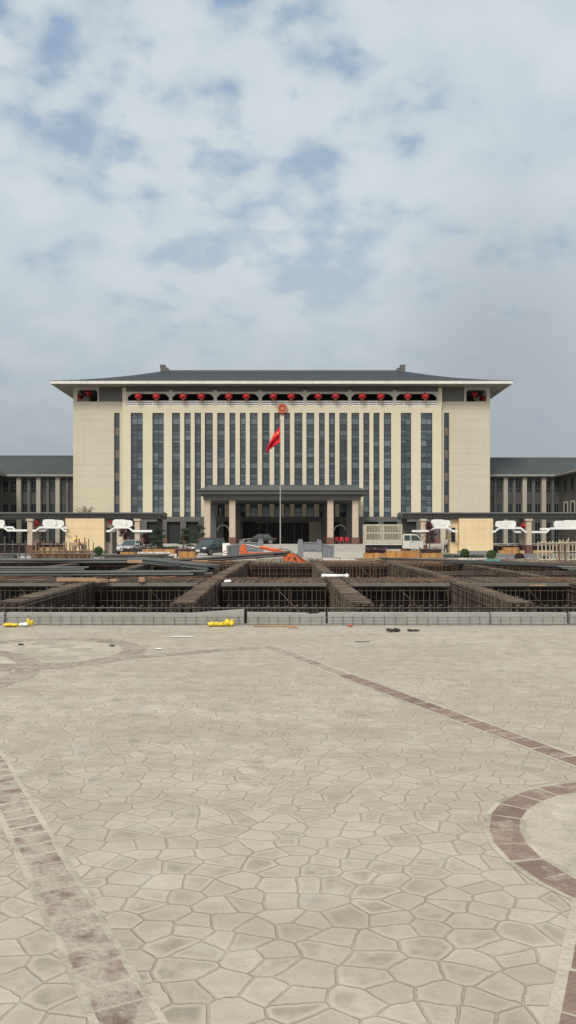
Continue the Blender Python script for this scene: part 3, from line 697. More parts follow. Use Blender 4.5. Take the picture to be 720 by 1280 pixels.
# timber planter fences --------------------------------------------------------
def planter(label, x0, x1, ytop, ybot, m_='planter_wood', D=None):
    Y = EYE * F / (ybot - HY) if D is None else D
    Z1 = PZ(ytop, Y); X0, X1 = PX(x0, Y), PX(x1, Y)
    t = thing('timber_planter', label, 'planter', ((X0 + X1) / 2, Y, 0), 'timber planters along the forecourt')
    fb = MB(); n = max(4, int((X1 - X0) / .16)); w = (X1 - X0) / n
    for k in range(n): fb.box(X0 + k * w + .006, X0 + (k + 1) * w - .006, Y, Y + .035, .01, Z1 - rng.uniform(0, .04))
    rb = MB(); rb.box(X0, X1, Y + .04, Y + .09, Z1 - .18, Z1 - .10); rb.box(X0, X1, Y + .04, Y + .09, .1, .18)
    for xx in (X0 + .04, X1 - .04): rb.box(xx - .035, xx + .035, Y + .0405, Y + 1.1, .0, Z1 - .02)
    so = MB(); so.box(X0 + .05, X1 - .05, Y + .1, Y + 1.05, .02, Z1 - .15)
    fb.build('plank_face', m_, t); rb.build('frame', m_, t); so.build('soil_fill', 'soil', t)
planter('dark orange timber planter at the left edge of view', -8, 11, 683, 691)
planter('orange timber planter right of the leftmost one, behind the grey posts', 11.5, 33.5, 684.5, 691.5)
planter('yellowish timber planter behind the tan stakes, right of the brown column base', 48, 76, 684, 692, 'planter_pale')
planter('low orange timber planter in front of the silver car', 150, 167, 690, 697)
planter('long orange timber planter under the two dark layered trees', 172, 222, 686, 692.5)
planter('orange timber planter just left of the dark grey car', 223, 243.5, 689, 698)
planter('low orange timber planter in front of the truck bed', 455.5, 483.5, 691, 698, D=64.2)
planter('tallest and widest orange timber planter in front of the truck cab', 484, 525.5, 688, 698, D=63.9)
planter('low orange timber planter right of the tallest one', 526, 553, 691, 698, D=64.2)
planter('orange timber planter left of the right brown column base', 631, 649, 684, 692.5, D=83.2)
planter('low yellowish planter touching the right brown column base', 649.5, 656, 688, 692.5, 'planter_pale', 83.4)
planter('small low planter right of the right cream gatehouse', 625.5, 630.5, 688, 692.5, 'planter_pale', 83.4)
planter('low yellow planter behind the pale pole fence', 667, 692, 687.5, 692.5, 'planter_pale', 83.2)

# pale block stack
t = thing('block_stack', 'heap of pale paving blocks stacked in front of the long orange planter', 'blocks', (-14, 66, 0)); b = MB()
for k in range(34):
    x_ = PX(172 + (k % 12) * 4.1, 66); z_ = .01 + .17 * (k // 12); b.box(x_, x_ + .26, 65.8 + rng.uniform(-.15, .15), 66.2, z_, z_ + .15)
b.build('blocks', 'block_pale', t)

# ------------------------------------------------------------------ vegetation
def ball_shrub(label, px, py, rpx, Y, m_, cat='shrub'):
    r_ = rpx * Y / F; x_ = PX(px, Y); z_ = PZ(py, Y)
    t = thing('ball_shrub', label, cat, (x_, Y, 0), 'clipped ball shrubs')
    c = MB(); c.leafball((x_, Y, z_), r_, r_, r_, 1700, .05, .72); c.ball((x_, Y, z_), r_ * .78, r_ * .78, r_ * .78, 12, 8)
    s_ = MB(); s_.bar((x_, Y, -.02), (x_, Y, z_), .035, 0, 6, .02)
    c.build('crown', m_, t); s_.build('trunk', 'bark', t)
ball_shrub('green clipped ball shrub in front of the left cream gatehouse', 123.2, 688.5, 5.4, 66, 'leaf_green')
ball_shrub('green clipped ball shrub at the left foot of the right cream gatehouse', 580.7, 691.3, 5.4, 66, 'leaf_green')
ball_shrub('green clipped ball shrub at the right corner of the right cream gatehouse', 614, 693.5, 6.0, 63, 'leaf_green')
ball_shrub('brown purple clipped ball shrub right of the cream gatehouse', 649.2, 697.3, 6.0, 60.5, 'leaf_brown')
ball_shrub('small dark ball shrub seen through the pole fence', 681, 699.5, 4.6, 57, 'leaf_brown')
ball_shrub('bright green bush behind the grey posts at the left edge', 17, 697, 4.6, 60, 'leaf_green')
ball_shrub('small green shrub behind the bundled poles of the pole fence', 713, 699, 3.2, 57, 'leaf_green')
def hedge(label, x0, x1, y0, y1, Y, dp, m_, dens=220, group=None, leafsz=.06):
    X0, X1 = PX(x0, Y), PX(x1, Y); Z0, Z1 = max(0.0, PZ(y1, Y)), PZ(y0, Y); b = MB()
    n = int((X1 - X0) * dens)
    for _ in range(n):
        xx = rng.uniform(X0, X1); top = Z1 + .10 * mnoise.noise(Vector((xx * 1.3, Y, 1)))
        yy = Y + rng.uniform(0, dp) if rng.random() < .5 else Y + rng.uniform(0, .15); zz = rng.uniform(Z0, top) if yy < Y + .16 else top + rng.uniform(-.1, .03)
        b.leaf((xx, yy, zz), leafsz)
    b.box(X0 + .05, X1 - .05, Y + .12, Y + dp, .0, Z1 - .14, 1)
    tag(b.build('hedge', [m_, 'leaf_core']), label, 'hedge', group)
HG = 'clipped hedges in the planting beds'
hedge('low green hedge at the foot of the left cream gatehouse', 113, 141, 694, 697, 67, .7, 'leaf_dark', 200, HG)
hedge('low green hedge running past the left ball shrub of the right gatehouse', 555, 606, 693.8, 697.5, 66, .7, 'leaf_dark', 200, HG)
hedge('purple hedge above the timber planters at the left edge', -10, 34, 679.3, 692, 85.2, 1.0, 'leaf_purple', 220, HG)
hedge('purple hedge between the left beige column and the cream gatehouse', 44, 80, 679.0, 692, 85.6, 1.0, 'leaf_purple', 220, HG)
hedge('purple hedge right of the right cream gatehouse', 617, 654, 680.8, 692, 85.2, 1.0, 'leaf_purple', 220, HG)
hedge('dark red hedge behind the pale pole fence', 666, 735, 680.5, 692, 85.4, 1.0, 'leaf_purple', 220, HG)
hedge('purple red flower hedge in front of the truck bed', 457, 484, 684.8, 692, 65.4, .8, 'leaf_purple', 260, HG)
hedge('pink flowering hedge behind the low right timber planter', 524, 553, 684.5, 692, 68, .8, 'leaf_pink', 90, HG)
hedge('pink purple flowers in front of the silver car', 152, 177, 683.8, 692, 70, .6, 'leaf_pink', 60, HG)
hedge('pink flower bed left of the dark grey car', 218, 241, 684.6, 692, 68, .6, 'leaf_pink', 150, HG)
hedge('dark green undergrowth in the long orange planter', 174, 222, 683.5, 692, 83.5, .8, 'leaf_dark', 160, HG)
def layered_tree(label, px, Y, ztop, w, m_, seed, name='layered_pine'):
    rr = random.Random(seed); x_ = PX(px, Y); t = thing(name, label, 'tree', (x_, Y, 0), None); tr, cr = MB(), MB()
    p = Vector((x_, Y, -.02)); pts = [p]
    for k in range(6): p = p + Vector((rr.uniform(-.16, .16), rr.uniform(-.1, .1), ztop * .92 / 6)); pts.append(p)
    for k, (a, c) in enumerate(zip(pts, pts[1:])): tr.bar(a, c, .10 - .013 * k, 0, 7, .10 - .013 * (k + 1))
    for k in range(11):
        h_ = .26 + .72 * k / 10; q = pts[min(5, int(h_ * 6))]; ang = rr.uniform(0, 6.28); ln = w * (1.12 - h_) * rr.uniform(.6, 1.1)
        e = Vector((q.x + math.cos(ang) * ln, q.y + math.sin(ang) * ln * .7, h_ * ztop)); tr.bar(q, e, .035, 0, 5, .015)
        cr.leafball(tuple(e), w * .46 * rr.uniform(.7, 1.15), w * .4, .10 * rr.uniform(.8, 1.4), 420, .055, .2)
    cr.leafball((pts[-1].x, Y, ztop), w * .35, w * .35, .2, 320, .055, .2)
    tr.build('trunk', 'bark', t); cr.build('crown', m_, t)
layered_tree('dark green layered pine left of its twin, behind the long orange planter', 201, 85.4, 2.6, 1.8, 'leaf_dark', 3)
layered_tree('dark green layered pine right of its twin, nearer the dark grey car', 228, 86.0, 2.7, 1.6, 'leaf_dark', 5)
layered_tree('dark green layered pine partly hidden behind the dark grey car', 251, 90.0, 3.2, 1.2, 'leaf_dark', 8)
def loose_tree(label, px, Y, ztop, w, m_, seed, name='purple_leaf_tree'):
    rr = random.Random(seed); x_ = PX(px, Y); t = thing(name, label, 'tree', (x_, Y, 0)); tr, cr = MB(), MB()
    tr.bar((x_, Y, -.02), (x_, Y, ztop * .45), .07, 0, 7, .05)
    for k in range(16):
        a = rr.uniform(0, 6.28); rd = w * math.sqrt(rr.random()) * .8; h_ = rr.uniform(.42, .98) * ztop
        e = Vector((x_ + math.cos(a) * rd, Y + math.sin(a) * rd, h_)); tr.bar((x_, Y, ztop * rr.uniform(.25, .45)), e, .025, 0, 5, .008)
        cr.leafball(tuple(e), .34, .34, .3, 130, .065, .1)
    tr.build('trunk', 'bark', t); cr.build('crown', m_, t)
loose_tree('purple leaved tree behind the silver car', 158, 90, 3.4, .95, 'leaf_purple', 2)
loose_tree('slim purple leaved tree between the silver car and the layered pines', 182, 90.5, 2.5, .35, 'leaf_purple', 12)
loose_tree('purple leaved tree right of the white truck', 537, 83.5, 3.3, .85, 'leaf_purple', 21)
# palm behind the covered walk
def palm(label, px, Y, zc, seed, ln=1.9):
    rr = random.Random(seed); x_ = PX(px, Y); t = thing('palm_tree', label, 'palm', (x_, Y, 0)); tr, cr = MB(), MB()
    for k in range(8): tr.bar((x_, Y, -.02 + zc * k / 8), (x_, Y, zc * (k + 1) / 8), .17 - .008 * k, 0, 9, .15 - .008 * k)
    for k in range(22):
        a = 2 * math.pi * k / 22 + rr.uniform(-.15, .15); el = rr.uniform(.35, 1.25); p = Vector((x_, Y, zc)); d = Vector((math.cos(a) * math.cos(el), math.sin(a) * math.cos(el), math.sin(el)))
        for s_ in range(11):
            q = p + d * ln / 11; cr.bar(p, q, .018, 0, 4); side = d.cross(Vector((0, 0, 1))).normalized()
            wl = .38 * math.sin(math.pi * (s_ + 1.2) / 13)
            for sg in (-1, 1):
                for u in (0, .5):
                    b0 = p.lerp(q, u); tip = b0 + side * sg * wl + d * wl * .7 - Vector((0, 0, wl * .3)); cr.add([b0, b0 + d * .055, tip], [(0, 1, 2)])
            p = q; d = (d + Vector((0, 0, -.10))).normalized()
    tr.build('trunk', 'bark', t); cr.build('fronds', 'frond', t)
palm('palm whose fronds rise over the covered walk roof beside the left gatehouse', 108, 91, 4.15, 4)

# ------------------------------------------------------------------ main building
BY = 122.0; CBY = 121.45; s0 = BY / F
def bx(p): return PX(p, BY)
def bz(p): return PZ(p, BY)
BC = (bx(91.5) + bx(612.5)) / 2
bld = thing('office_building', 'broad beige office block with dark hipped roof, vertical window strips and red lanterns', 'office building', (BC, BY, TZ))
XL, XR = bx(91.5), bx(612.5); BACK = 142.0
Z_LOG = bz(502); Z_SOF = 26.05; Z_WT = bz(516); Z_WB = 5.2
# windows: (x0, x1, columns of panes)
wide = [(163.5, 178.5, 2), (190.5, 204.8, 2), (501, 514, 2), (526, 540.5, 2)]
mids = [(215, 225), (230.3, 238.3), (243.3, 251.3), (256, 266), (271.5, 281), (286.8, 294.2), (299.8, 307.2), (312.2, 322), (327.5, 337), (342.8, 350),
        (355.2, 362.6), (368, 378), (383, 392.8), (398.7, 406), (411.2, 418.8), (424.2, 434.2), (439.3, 449), (454.2, 461.8), (466.8, 474.4), (479.7, 489)]
wins = sorted([w for w in wide] + [(a, c, 1) for a, c in mids])
side_w = [(142.6, 149.5), (555, 561.5)]
def cxp(p): return PX(p, CBY)
cz = lambda p: PZ(p, CBY)
# side wings of the block: L shapes round the slim window
for (p0, p1, w0, w1, lb) in ((91.5, 153, *side_w[0], 'L'), (552, 612.5, *side_w[1], 'R')):
    a, c = (bx(p0), cxp(p1)) if lb == 'L' else (cxp(p0), bx(p1))
    b = MB()
    y0, y1 = BY, BY + .45
    wa, wc = bx(w0), bx(w1)
    b.box(a, wa, y0, y1, TZ, Z_LOG); b.box(wc, c, y0, y1, TZ, Z_LOG)
    b.box(wa, wc, y0, y1, Z_WT, Z_LOG); b.box(wa, wc, y0, y1, TZ, 3.4)
    # outer flank and body
    if lb == 'L': b.box(a, a + .45, y1, BACK, TZ, Z_LOG)
    else: b.box(c - .45, c, y1, BACK, TZ, Z_LOG)
    b.build('wall', 'wall_beige', bld)
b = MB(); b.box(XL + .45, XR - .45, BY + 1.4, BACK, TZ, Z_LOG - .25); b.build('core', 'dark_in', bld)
b = MB(); b.box(XL + .45, XR - .45, BACK - .0, BACK + .4, TZ, Z_SOF); b.build('wall', 'wall_beige', bld)
b = MB(); b.box(XL + .46, XR - .46, BY + .46, BACK - .01, Z_LOG - .24, Z_LOG - .004); b.build('loggia_floor', 'grey_panel', bld)
# centre bay
b = MB(); yf, yb = CBY, CBY + .5
z507 = cz(507)
b.box(cxp(153), cxp(552), yf, yb, cz(516), z507)
b.build('wall', 'pier_beige', bld)
edges = [153] + [e for w in wins for e in (w[0], w[1])] + [552]
for k in range(0, len(edges), 2):
    b = MB(); b.box(cxp(edges[k]), cxp(edges[k + 1]), yf, yb, Z_WB, cz(516) - .002); b.build('facade_pier', 'pier_beige', bld)
for sx in (153, 548):
    b = MB(); b.box(cxp(sx), cxp(sx + 4.6), yf - .003, yb + .9, z507 + .002, cz(484.5)); b.build('corner_pilaster', 'pier_beige', bld)
for sx in (153, 551.2):           # return walls closing the projecting bay
    b = MB(); b.box(cxp(sx) + .002, cxp(sx + .8), yb, BY + 1.4, TZ, z507); b.build('return_wall', 'pier_beige', bld)
pane_rng = random.Random(11)
rows = []
z = cz(516); pat = [.78, 1.02, .92, .80]; k = 0
while z > Z_WB + .5: rows.append((z, z - pat[k % 4], k % 4)); z -= pat[k % 4]; k += 1
rows.append((z, Z_WB, 2))
ROWTONE = [1, 3, 0, 1, 4, 0, 2, 1, 0, 3, 0, 1, 4, 3, 0, 2, 1, 3, 0, 1]
def window_strip(a, c, ncol, Yg, brown=False):
    fr = MB(); gl = MB(); zb_ = 3.4 if brown else Z_WB
    fr.box(a, a + .09, Yg - .10, Yg + .04, zb_, rows[0][0]); fr.box(c - .09, c, Yg - .10, Yg + .04, zb_, rows[0][0])
    if ncol == 2 and not brown: fr.box((a + c) / 2 - .035, (a + c) / 2 + .035, Yg - .07, Yg + .03, Z_WB, rows[0][0] - .002)
    rs = rows
    if brown:
        rs = []; z_ = Z_WT; k_ = 0
        while z_ > 3.9: h_ = (2.2, 1.45)[k_ % 2]; h_ = min(h_, z_ - 3.4); rs.append((z_, z_ - h_, 9 if k_ % 2 else 8)); z_ -= h_; k_ += 1
    lean = pane_rng.choice([0, 0, 1, 2])
    for r_i, (z1, z0, kind) in enumerate(rs):
        fr.box(a + .092, c - .092, Yg - .08, Yg + .035, z0 - .03, z0 + .03)
        w = (c - a - .18) / ncol; row_own = pane_rng.random()
        for j in range(ncol):
            u = pane_rng.random(); tone = ROWTONE[r_i % len(ROWTONE)]
            if kind == 8: tone = 0
            elif kind == 9: tone = 5
            elif kind == 2: tone = 0 if row_own < .85 else 1
            elif row_own > .55: tone = pane_rng.choice([0, 1, 1, 2, 3, 4] if j == 0 else [tone])
            x0_, x1_ = a + .09 + j * w, a + .09 + (j + 1) * w
            if kind in (0, 1, 3) and u < .30:            # a blind part-way down
                zm = z1 - (.35 + .3 * u) * (z1 - z0)
                gl.quad((x0_, Yg, zm), (x1_, Yg, zm), (x1_, Yg, z1), (x0_, Yg, z1), 3 if tone != 3 else 2); gl.quad((x0_, Yg, z0), (x1_, Yg, z0), (x1_, Yg, zm), (x0_, Yg, zm), tone)
            else: gl.quad((x0_, Yg, z0), (x1_, Yg, z0), (x1_, Yg, z1), (x0_, Yg, z1), tone)
    f = fr.build('window', 'frame_dark', bld)
    gl.build('glazing', ['glass_dark', 'glass_mid', 'glass_green', 'glass_curtain', 'glass_mid', 'glass_brown'], f, weld=True)
for (a, c, n) in wins: window_strip(cxp(a) + .003, cxp(c) - .003, n, CBY + .38)
for (a, c) in side_w: window_strip(bx(a) + .003, bx(c) - .003, 1, BY + .3, True)
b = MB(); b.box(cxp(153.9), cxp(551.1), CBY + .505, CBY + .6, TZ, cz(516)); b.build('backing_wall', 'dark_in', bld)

# top floor: corner openings, grey panels, loggia
zl = Z_LOG
for (o0, o1, q0, q1, corner) in ((93.6, 123.8, 124.2, 152.9, 91.5), (580.2, 610.4, 552.1, 579.8, 612.5)):
    b = MB(); b.box(cxp(q0) if q0 > 500 else bx(q0), bx(q1) if q0 > 500 else cxp(q1), BY + .12, BY + .4, zl + .002, Z_SOF - .002); b.build('panel_wall', 'grey_panel', bld)
    fr = MB(); a, c = bx(min(o0, corner)), bx(max(o1, corner))
    outer, inner = (a, c)
    xi0, xi1 = bx(o0) + .35, bx(o1) - .25
    zt = Z_SOF - .45
    fr.box(a, xi0, BY + .02, BY + .4, zl + .003, Z_SOF - .003); fr.box(xi1, c, BY + .02, BY + .4, zl + .003, Z_SOF - .003); fr.box(xi0, xi1, BY + .02, BY + .4, zt, Z_SOF - .003)
    ch = .35
    fr.prism([(xi0, zt - ch), (xi0 + ch, zt), (xi0, zt)], BY + .023, BY + .397); fr.prism([(xi1, zt - ch), (xi1 - ch, zt), (xi1, zt)], BY + .023, BY + .397)
    # flank opening of the same corner room
    fx0, fx1 = (XL + .02, XL + .4) if corner < 300 else (XR - .4, XR - .02)
    fr.box(fx0, fx1, BY + .41, BY + 1.0, zl + .003, Z_SOF - .003); fr.box(fx0, fx1, BY + 8.2, BY + 8.8, zl + .003, Z_SOF - .003); fr.box(fx0, fx1, BY + 1.0, BY + 8.2, zt, Z_SOF - .003); fr.box(fx0, fx1, BY + 1.0, BY + 8.2, zl + .003, zl + .5)
    fr.build('corner_opening_frame', 'loggia_stone', bld)
    b = MB(); b.box(a + .5, c, BY + 8.9, BY + 9.1, zl, Z_SOF - .004)
    xi = bx(q0) if corner < 300 else bx(q1)
    b.box(xi - .1, xi + .1, BY + .41, BY + 8.89, zl, Z_SOF - .004); b.build('room_wall', 'grey_panel', bld)
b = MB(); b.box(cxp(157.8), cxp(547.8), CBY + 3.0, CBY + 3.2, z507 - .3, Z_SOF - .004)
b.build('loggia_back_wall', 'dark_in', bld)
b = MB(); b.box(cxp(157.7), cxp(547.8), CBY + .1, CBY + .5, cz(489.5), Z_SOF - .003); b.build('loggia_beam', 'grey_panel', bld)
posts = [158.6, 213.3, 269.2, 325.3, 381.2, 437.2, 493.2, 547.0]
z_lin0, z_lin1 = cz(492.3), cz(489.6); z_b0, z_b1 = cz(507) + .004, cz(501)
for k, p in enumerate(posts):
    hw = .26 if 0 < k < 7 else .14
    b = MB(); b.box(cxp(p) - hw, cxp(p) + hw, CBY - .02, CBY + .30, z_b0, z_lin1 + .25 if 0 < k < 7 else z_lin1); b.build('loggia_post', 'loggia_stone', bld)
loggia_lights = [(173, 195.5), (229, 251.7), (286, 308), (341.7, 364), (398, 419.5), (452.9, 476), (509.7, 531.7)]
for k in range(7):
    a, c = cxp(posts[k]) + (.262 if k else .142), cxp(posts[k + 1]) - (.262 if k < 6 else .142)
    b = MB(); b.box(a, c, CBY - .0, CBY + .25, z_lin0, z_lin1)
    for (xx, sg) in ((a, 1), (c, -1)): b.prism([(xx, z_lin0), (xx + sg * .65, z_lin0), (xx + sg * .45, z_lin0 - .12), (xx + sg * .12, z_lin0 - .45), (xx, z_lin0 - .5)], CBY + .003, CBY + .247)
    b.build('lintel', 'loggia_stone', bld)
    r_ = MB(); r_.box(a, c, CBY + .0, CBY + .2, z_b1 - .16, z_b1); r_.box(a, c, CBY + .02, CBY + .18, z_b0 + .0, z_b0 + .14); n = 5
    for j in range(n + 1): xx = a + (c - a) * j / n; r_.box(max(a, xx - .07), min(c, xx + .07), CBY + .03, CBY + .17, z_b0 + .142, z_b1 - .162)
    for j in range(n): xx = a + (c - a) * (j + .5) / n; w_ = (c - a) / n / 2 - .12; r_.box(xx - w_, xx + w_, CBY + .05, CBY + .15, z_b0 + .26, z_b1 - .30)
    r_.build('balustrade', 'plaque_white', bld)
# things inside the loggia that catch the light: pale door panels
b = MB()
for k in range(7):
    for u in (.16, .40, .62, .86):
        xx = cxp(posts[k]) + (cxp(posts[k + 1]) - cxp(posts[k])) * (u + rng.uniform(-.03, .03)); b.box(xx - .12, xx + .12, CBY + 2.85, CBY + 2.98, z507 - .2, z507 + 1.3)
b.build('loggia_doors', 'soffit', bld)
# roof and soffit
OV = 2.8; ex0, ex1, ey0, ey1 = XL - OV, XR + OV, BY - OV, BACK + OV
b = MB(); b.box(ex0 + .1, ex1 - .1, ey0 + .1, ey1 - .1, Z_SOF, Z_SOF + .16); b.build('soffit', 'soffit', bld)
b = MB()
zf0, zf1 = Z_SOF - .06, Z_SOF + .42
b.box(ex0, ex1, ey0 - .05, ey0 + .1, zf0, zf1); b.box(ex0, ex1, ey1 - .1, ey1 + .05, zf0, zf1); b.box(ex0 - .05, ex0 + .1, ey0 + .1, ey1 - .1, zf0, zf1); b.box(ex1 - .1, ex1 + .05, ey0 + .1, ey1 - .1, zf0, zf1)
b.build('fascia', 'white_trim', bld)
RY = (ey0 + ey1) / 2; RZ = PZ(464.3, RY); rx0, rx1 = PX(201, RY), PX(506, RY)
rf = MB(); e = .12; zt = zf1 + .003
A, B_, C_, D_ = (ex0 - e, ey0 - e, zt), (ex1 + e, ey0 - e, zt), (ex1 + e, ey1 + e, zt), (ex0 - e, ey1 + e, zt)
# three-step slope so that the roof sags like a tiled one
def hip(mb, A, B_, C_, D_, r0, r1, steps=4, sag=.35):
    cur = [Vector(A), Vector(B_), Vector(C_), Vector(D_)]; tgt = [Vector(r0), Vector(r1), Vector(r1), Vector(r0)]; rings = []
    for k in range(steps + 1):
        t_ = k / steps; rings.append([c.lerp(g_, t_) - Vector((0, 0, sag * math.sin(math.pi * t_))) for c, g_ in zip(cur, tgt)])
    for a, b2 in zip(rings, rings[1:]):
        for i in range(4):
            j = (i + 1) % 4
            if (b2[i] - b2[j]).length < 1e-4: mb.add([a[i], a[j], b2[j]], [(0, 1, 2)])
            else: mb.add([a[i], a[j], b2[j], b2[i]], [(0, 1, 2, 3)])
    mb.add([c - Vector((0, 0, .0)) for c in cur], [(3, 2, 1, 0)])
    return rings
hip(rf, A, B_, C_, D_, (rx0, RY, RZ), (rx1, RY, RZ))
roof = rf.build('roof', 'roof_slate', bld)
b = MB(); b.box(rx0, rx1, RY - .2, RY + .2, RZ - .1, RZ + .18); b.build('ridge', 'grey_panel', roof)
for xx, sg in ((rx0, 1), (rx1, -1)):
    b = MB(); w_ = RY / F
    b.prism([(xx - sg * .0, RZ - .1), (xx + sg * 10.5 * w_, RZ - .1), (xx + sg * 10.5 * w_, RZ + .40), (xx + sg * 9.0 * w_, RZ + .62), (xx + sg * 6.4 * w_, RZ + .50), (xx + sg * 6.2 * w_, RZ + 1.08), (xx - sg * .1, RZ + 1.12)], RY - .35, RY + .35); b.build('ridge_end_ornament', 'wing_mull', roof)

# ground floor of the office block: dark openings between piers with brown feet
b = MB(); b.box(cxp(153.8), cxp(551.2), CBY + .0, CBY + .5, 4.4, Z_WB - .002); b.build('lintel_band', 'grey_panel', bld)
for p in (158, 180, 205, 229, 252, 276, 300, 404, 428, 452, 476, 500, 524, 546):
    b = MB(); b.box(cxp(p) - .45, cxp(p) + .45, CBY - .02, CBY + .5, TZ + 1.0, 4.398); o = b.build('ground_floor_pier', 'wing_mull', bld)
    b = MB(); b.box(cxp(p) - .5, cxp(p) + .5, CBY - .07, CBY + .5, TZ, TZ + .998); b.build('pier_foot', 'brown_base', o)
# portico
YP = 108.0; pxx = lambda p: PX(p, YP)
z_eave = 8.45
b = MB(); ya, yb2 = 106.6, 120.9
xa, xb = PX(246, ya), PX(459, ya)
b.box(xa, xb, ya, yb2, 7.95, z_eave); b.build('portico_cornice', 'wing_mull', bld)
b = MB(); b.box(xa + .8, xb - .8, ya + .8, yb2 - .2, 7.15, 7.948); b.build('portico_beam', 'grey_panel', bld)
rp = MB(); ry_ = 110.2
hip(rp, (xa - .3, ya - .3, z_eave + .003), (xb + .3, ya - .3, z_eave + .003), (xb + .3, yb2, z_eave + .003), (xa - .3, yb2, z_eave + .003), (PX(261, ry_), ry_, PZ(607, ry_)), (PX(443, ry_), ry_, PZ(607, ry_)), 3, .08)
pr = rp.build('portico_roof', 'roof_porch', bld)
b = MB(); b.box(PX(261, ry_), PX(443, ry_), ry_ - .15, ry_ + .15, PZ(607.3, ry_), PZ(606, ry_)); b.build('ridge', 'grey_panel', pr)
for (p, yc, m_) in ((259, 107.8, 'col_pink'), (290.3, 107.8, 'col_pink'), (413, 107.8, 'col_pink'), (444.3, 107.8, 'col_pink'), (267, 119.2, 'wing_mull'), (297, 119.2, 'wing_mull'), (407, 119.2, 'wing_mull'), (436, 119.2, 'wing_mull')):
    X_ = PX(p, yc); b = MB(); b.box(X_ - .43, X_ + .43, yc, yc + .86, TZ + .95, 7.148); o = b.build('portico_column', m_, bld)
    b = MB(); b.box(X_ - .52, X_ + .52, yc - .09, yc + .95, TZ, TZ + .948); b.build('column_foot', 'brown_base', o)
b = MB()
for p in (324, 334, 351, 368, 378): b.box(PX(p, 121) - .06, PX(p, 121) + .06, 121.2, 121.35, TZ, 4.2)
b.box(PX(318, 121), PX(386, 121), 121.18, 121.38, 4.2, 4.38); b.build('entrance_door_frame', 'wing_mull', bld)
b = MB(); b.box(PX(386.5, 121), PX(402, 121), 121.1, 121.4, TZ, 4.39); b.build('entrance_side_wall', 'taupe_shade', bld)
for p in (279, 425):         # arches in the entrance wall
    X_ = PX(p, 120.9); b = MB(); n = 14; ro, ri = 1.02, .86
    for k in range(n):
        a0, a1 = math.pi * k / n, math.pi * (k + 1) / n
        b.prism([(X_ + ri * math.cos(a0), 2.9 + ri * math.sin(a0)), (X_ + ro * math.cos(a0), 2.9 + ro * math.sin(a0)), (X_ + ro * math.cos(a1), 2.9 + ro * math.sin(a1)), (X_ + ri * math.cos(a1), 2.9 + ri * math.sin(a1))], 120.85, 121.05)
    b.build('arch', 'white_trim', bld)

# lanterns --------------------------------------------------------------------
def lantern_proto():
    t = thing('red_lantern', 'x', 'lantern'); b = MB(); n, m_ = 20, 10
    for i in range(m_ + 1):
        th = math.pi * i / m_
        for k in range(n):
            a = 2 * math.pi * k / n; rr = .56 * max(.22, math.sin(th)) * (1 - .03 * (k % 2)); b.v.append((rr * math.cos(a), rr * math.sin(a), .43 * math.cos(th)))
    for i in range(m_):
        for k in range(n):
            a = i * n + k; c = i * n + (k + 1) % n; b.f.append((a, c, c + n, a + n)); b.m.append(0)
    b.f.append(tuple(range(n))); b.m.append(0); b.f.append(tuple(m_ * n + k for k in range(n))); b.m.append(0)
    b.build('paper_globe', 'lantern_red', t)
    c = MB(); c.bar((0, 0, .40), (0, 0, .48), .16, 0, 12); c.bar((0, 0, -.40), (0, 0, -.48), .16, 0, 12); c.build('rims', 'gold', t)
    c = MB()
    for k in range(8): a = math.pi * k / 4; c.bar((.05 * math.cos(a), .05 * math.sin(a), -.46), (.08 * math.cos(a), .08 * math.sin(a), -.86), .02)
    c.build('tassel', 'gold', t)
    c = MB(); c.bar((0, 0, .46), (0, 0, .80), .015); c.build('cord', 'plastic_dark', t)
    return t
LG = 'red lanterns under the eaves of the office block'
proto = lantern_proto(); used = False
BAYS = ['first loggia bay from the left', 'second loggia bay from the left', 'third loggia bay from the left', 'middle loggia bay, above the red emblem', 'third loggia bay from the right', 'second loggia bay from the right', 'last loggia bay on the right']
def lantern(loc, label, sc=1.12, group=LG):
    global used
    o = proto if not used else copy_tree(proto); used = True
    o.location = loc; o.scale = (sc, sc, sc); o['label'] = label; o['group'] = group
for k, pr_ in enumerate(loggia_lights):
    for j, p in enumerate(pr_):
        lantern((PX(p, CBY - .6), CBY - .62, PZ(495.6, CBY - .6)), ('left' if j == 0 else 'right') + ' red lantern of the pair in the ' + BAYS[k])
lantern((PX(110.3, BY + 1.2), BY + 1.2, PZ(491.5, BY + 1.2)), 'right hand red lantern in the top left corner opening', 1.05)
lantern((PX(100, BY + 5), BY + 5, PZ(496, BY + 5)), 'left hand lower red lantern in the top left corner opening', 1.1)
lantern((PX(593, BY + 1.2), BY + 1.2, PZ(493, BY + 1.2)), 'left hand red lantern in the top right corner opening', 1.05)
lantern((PX(603.5, BY + 5), BY + 5, PZ(498, BY + 5)), 'right hand lower red lantern in the top right corner opening', 1.1)

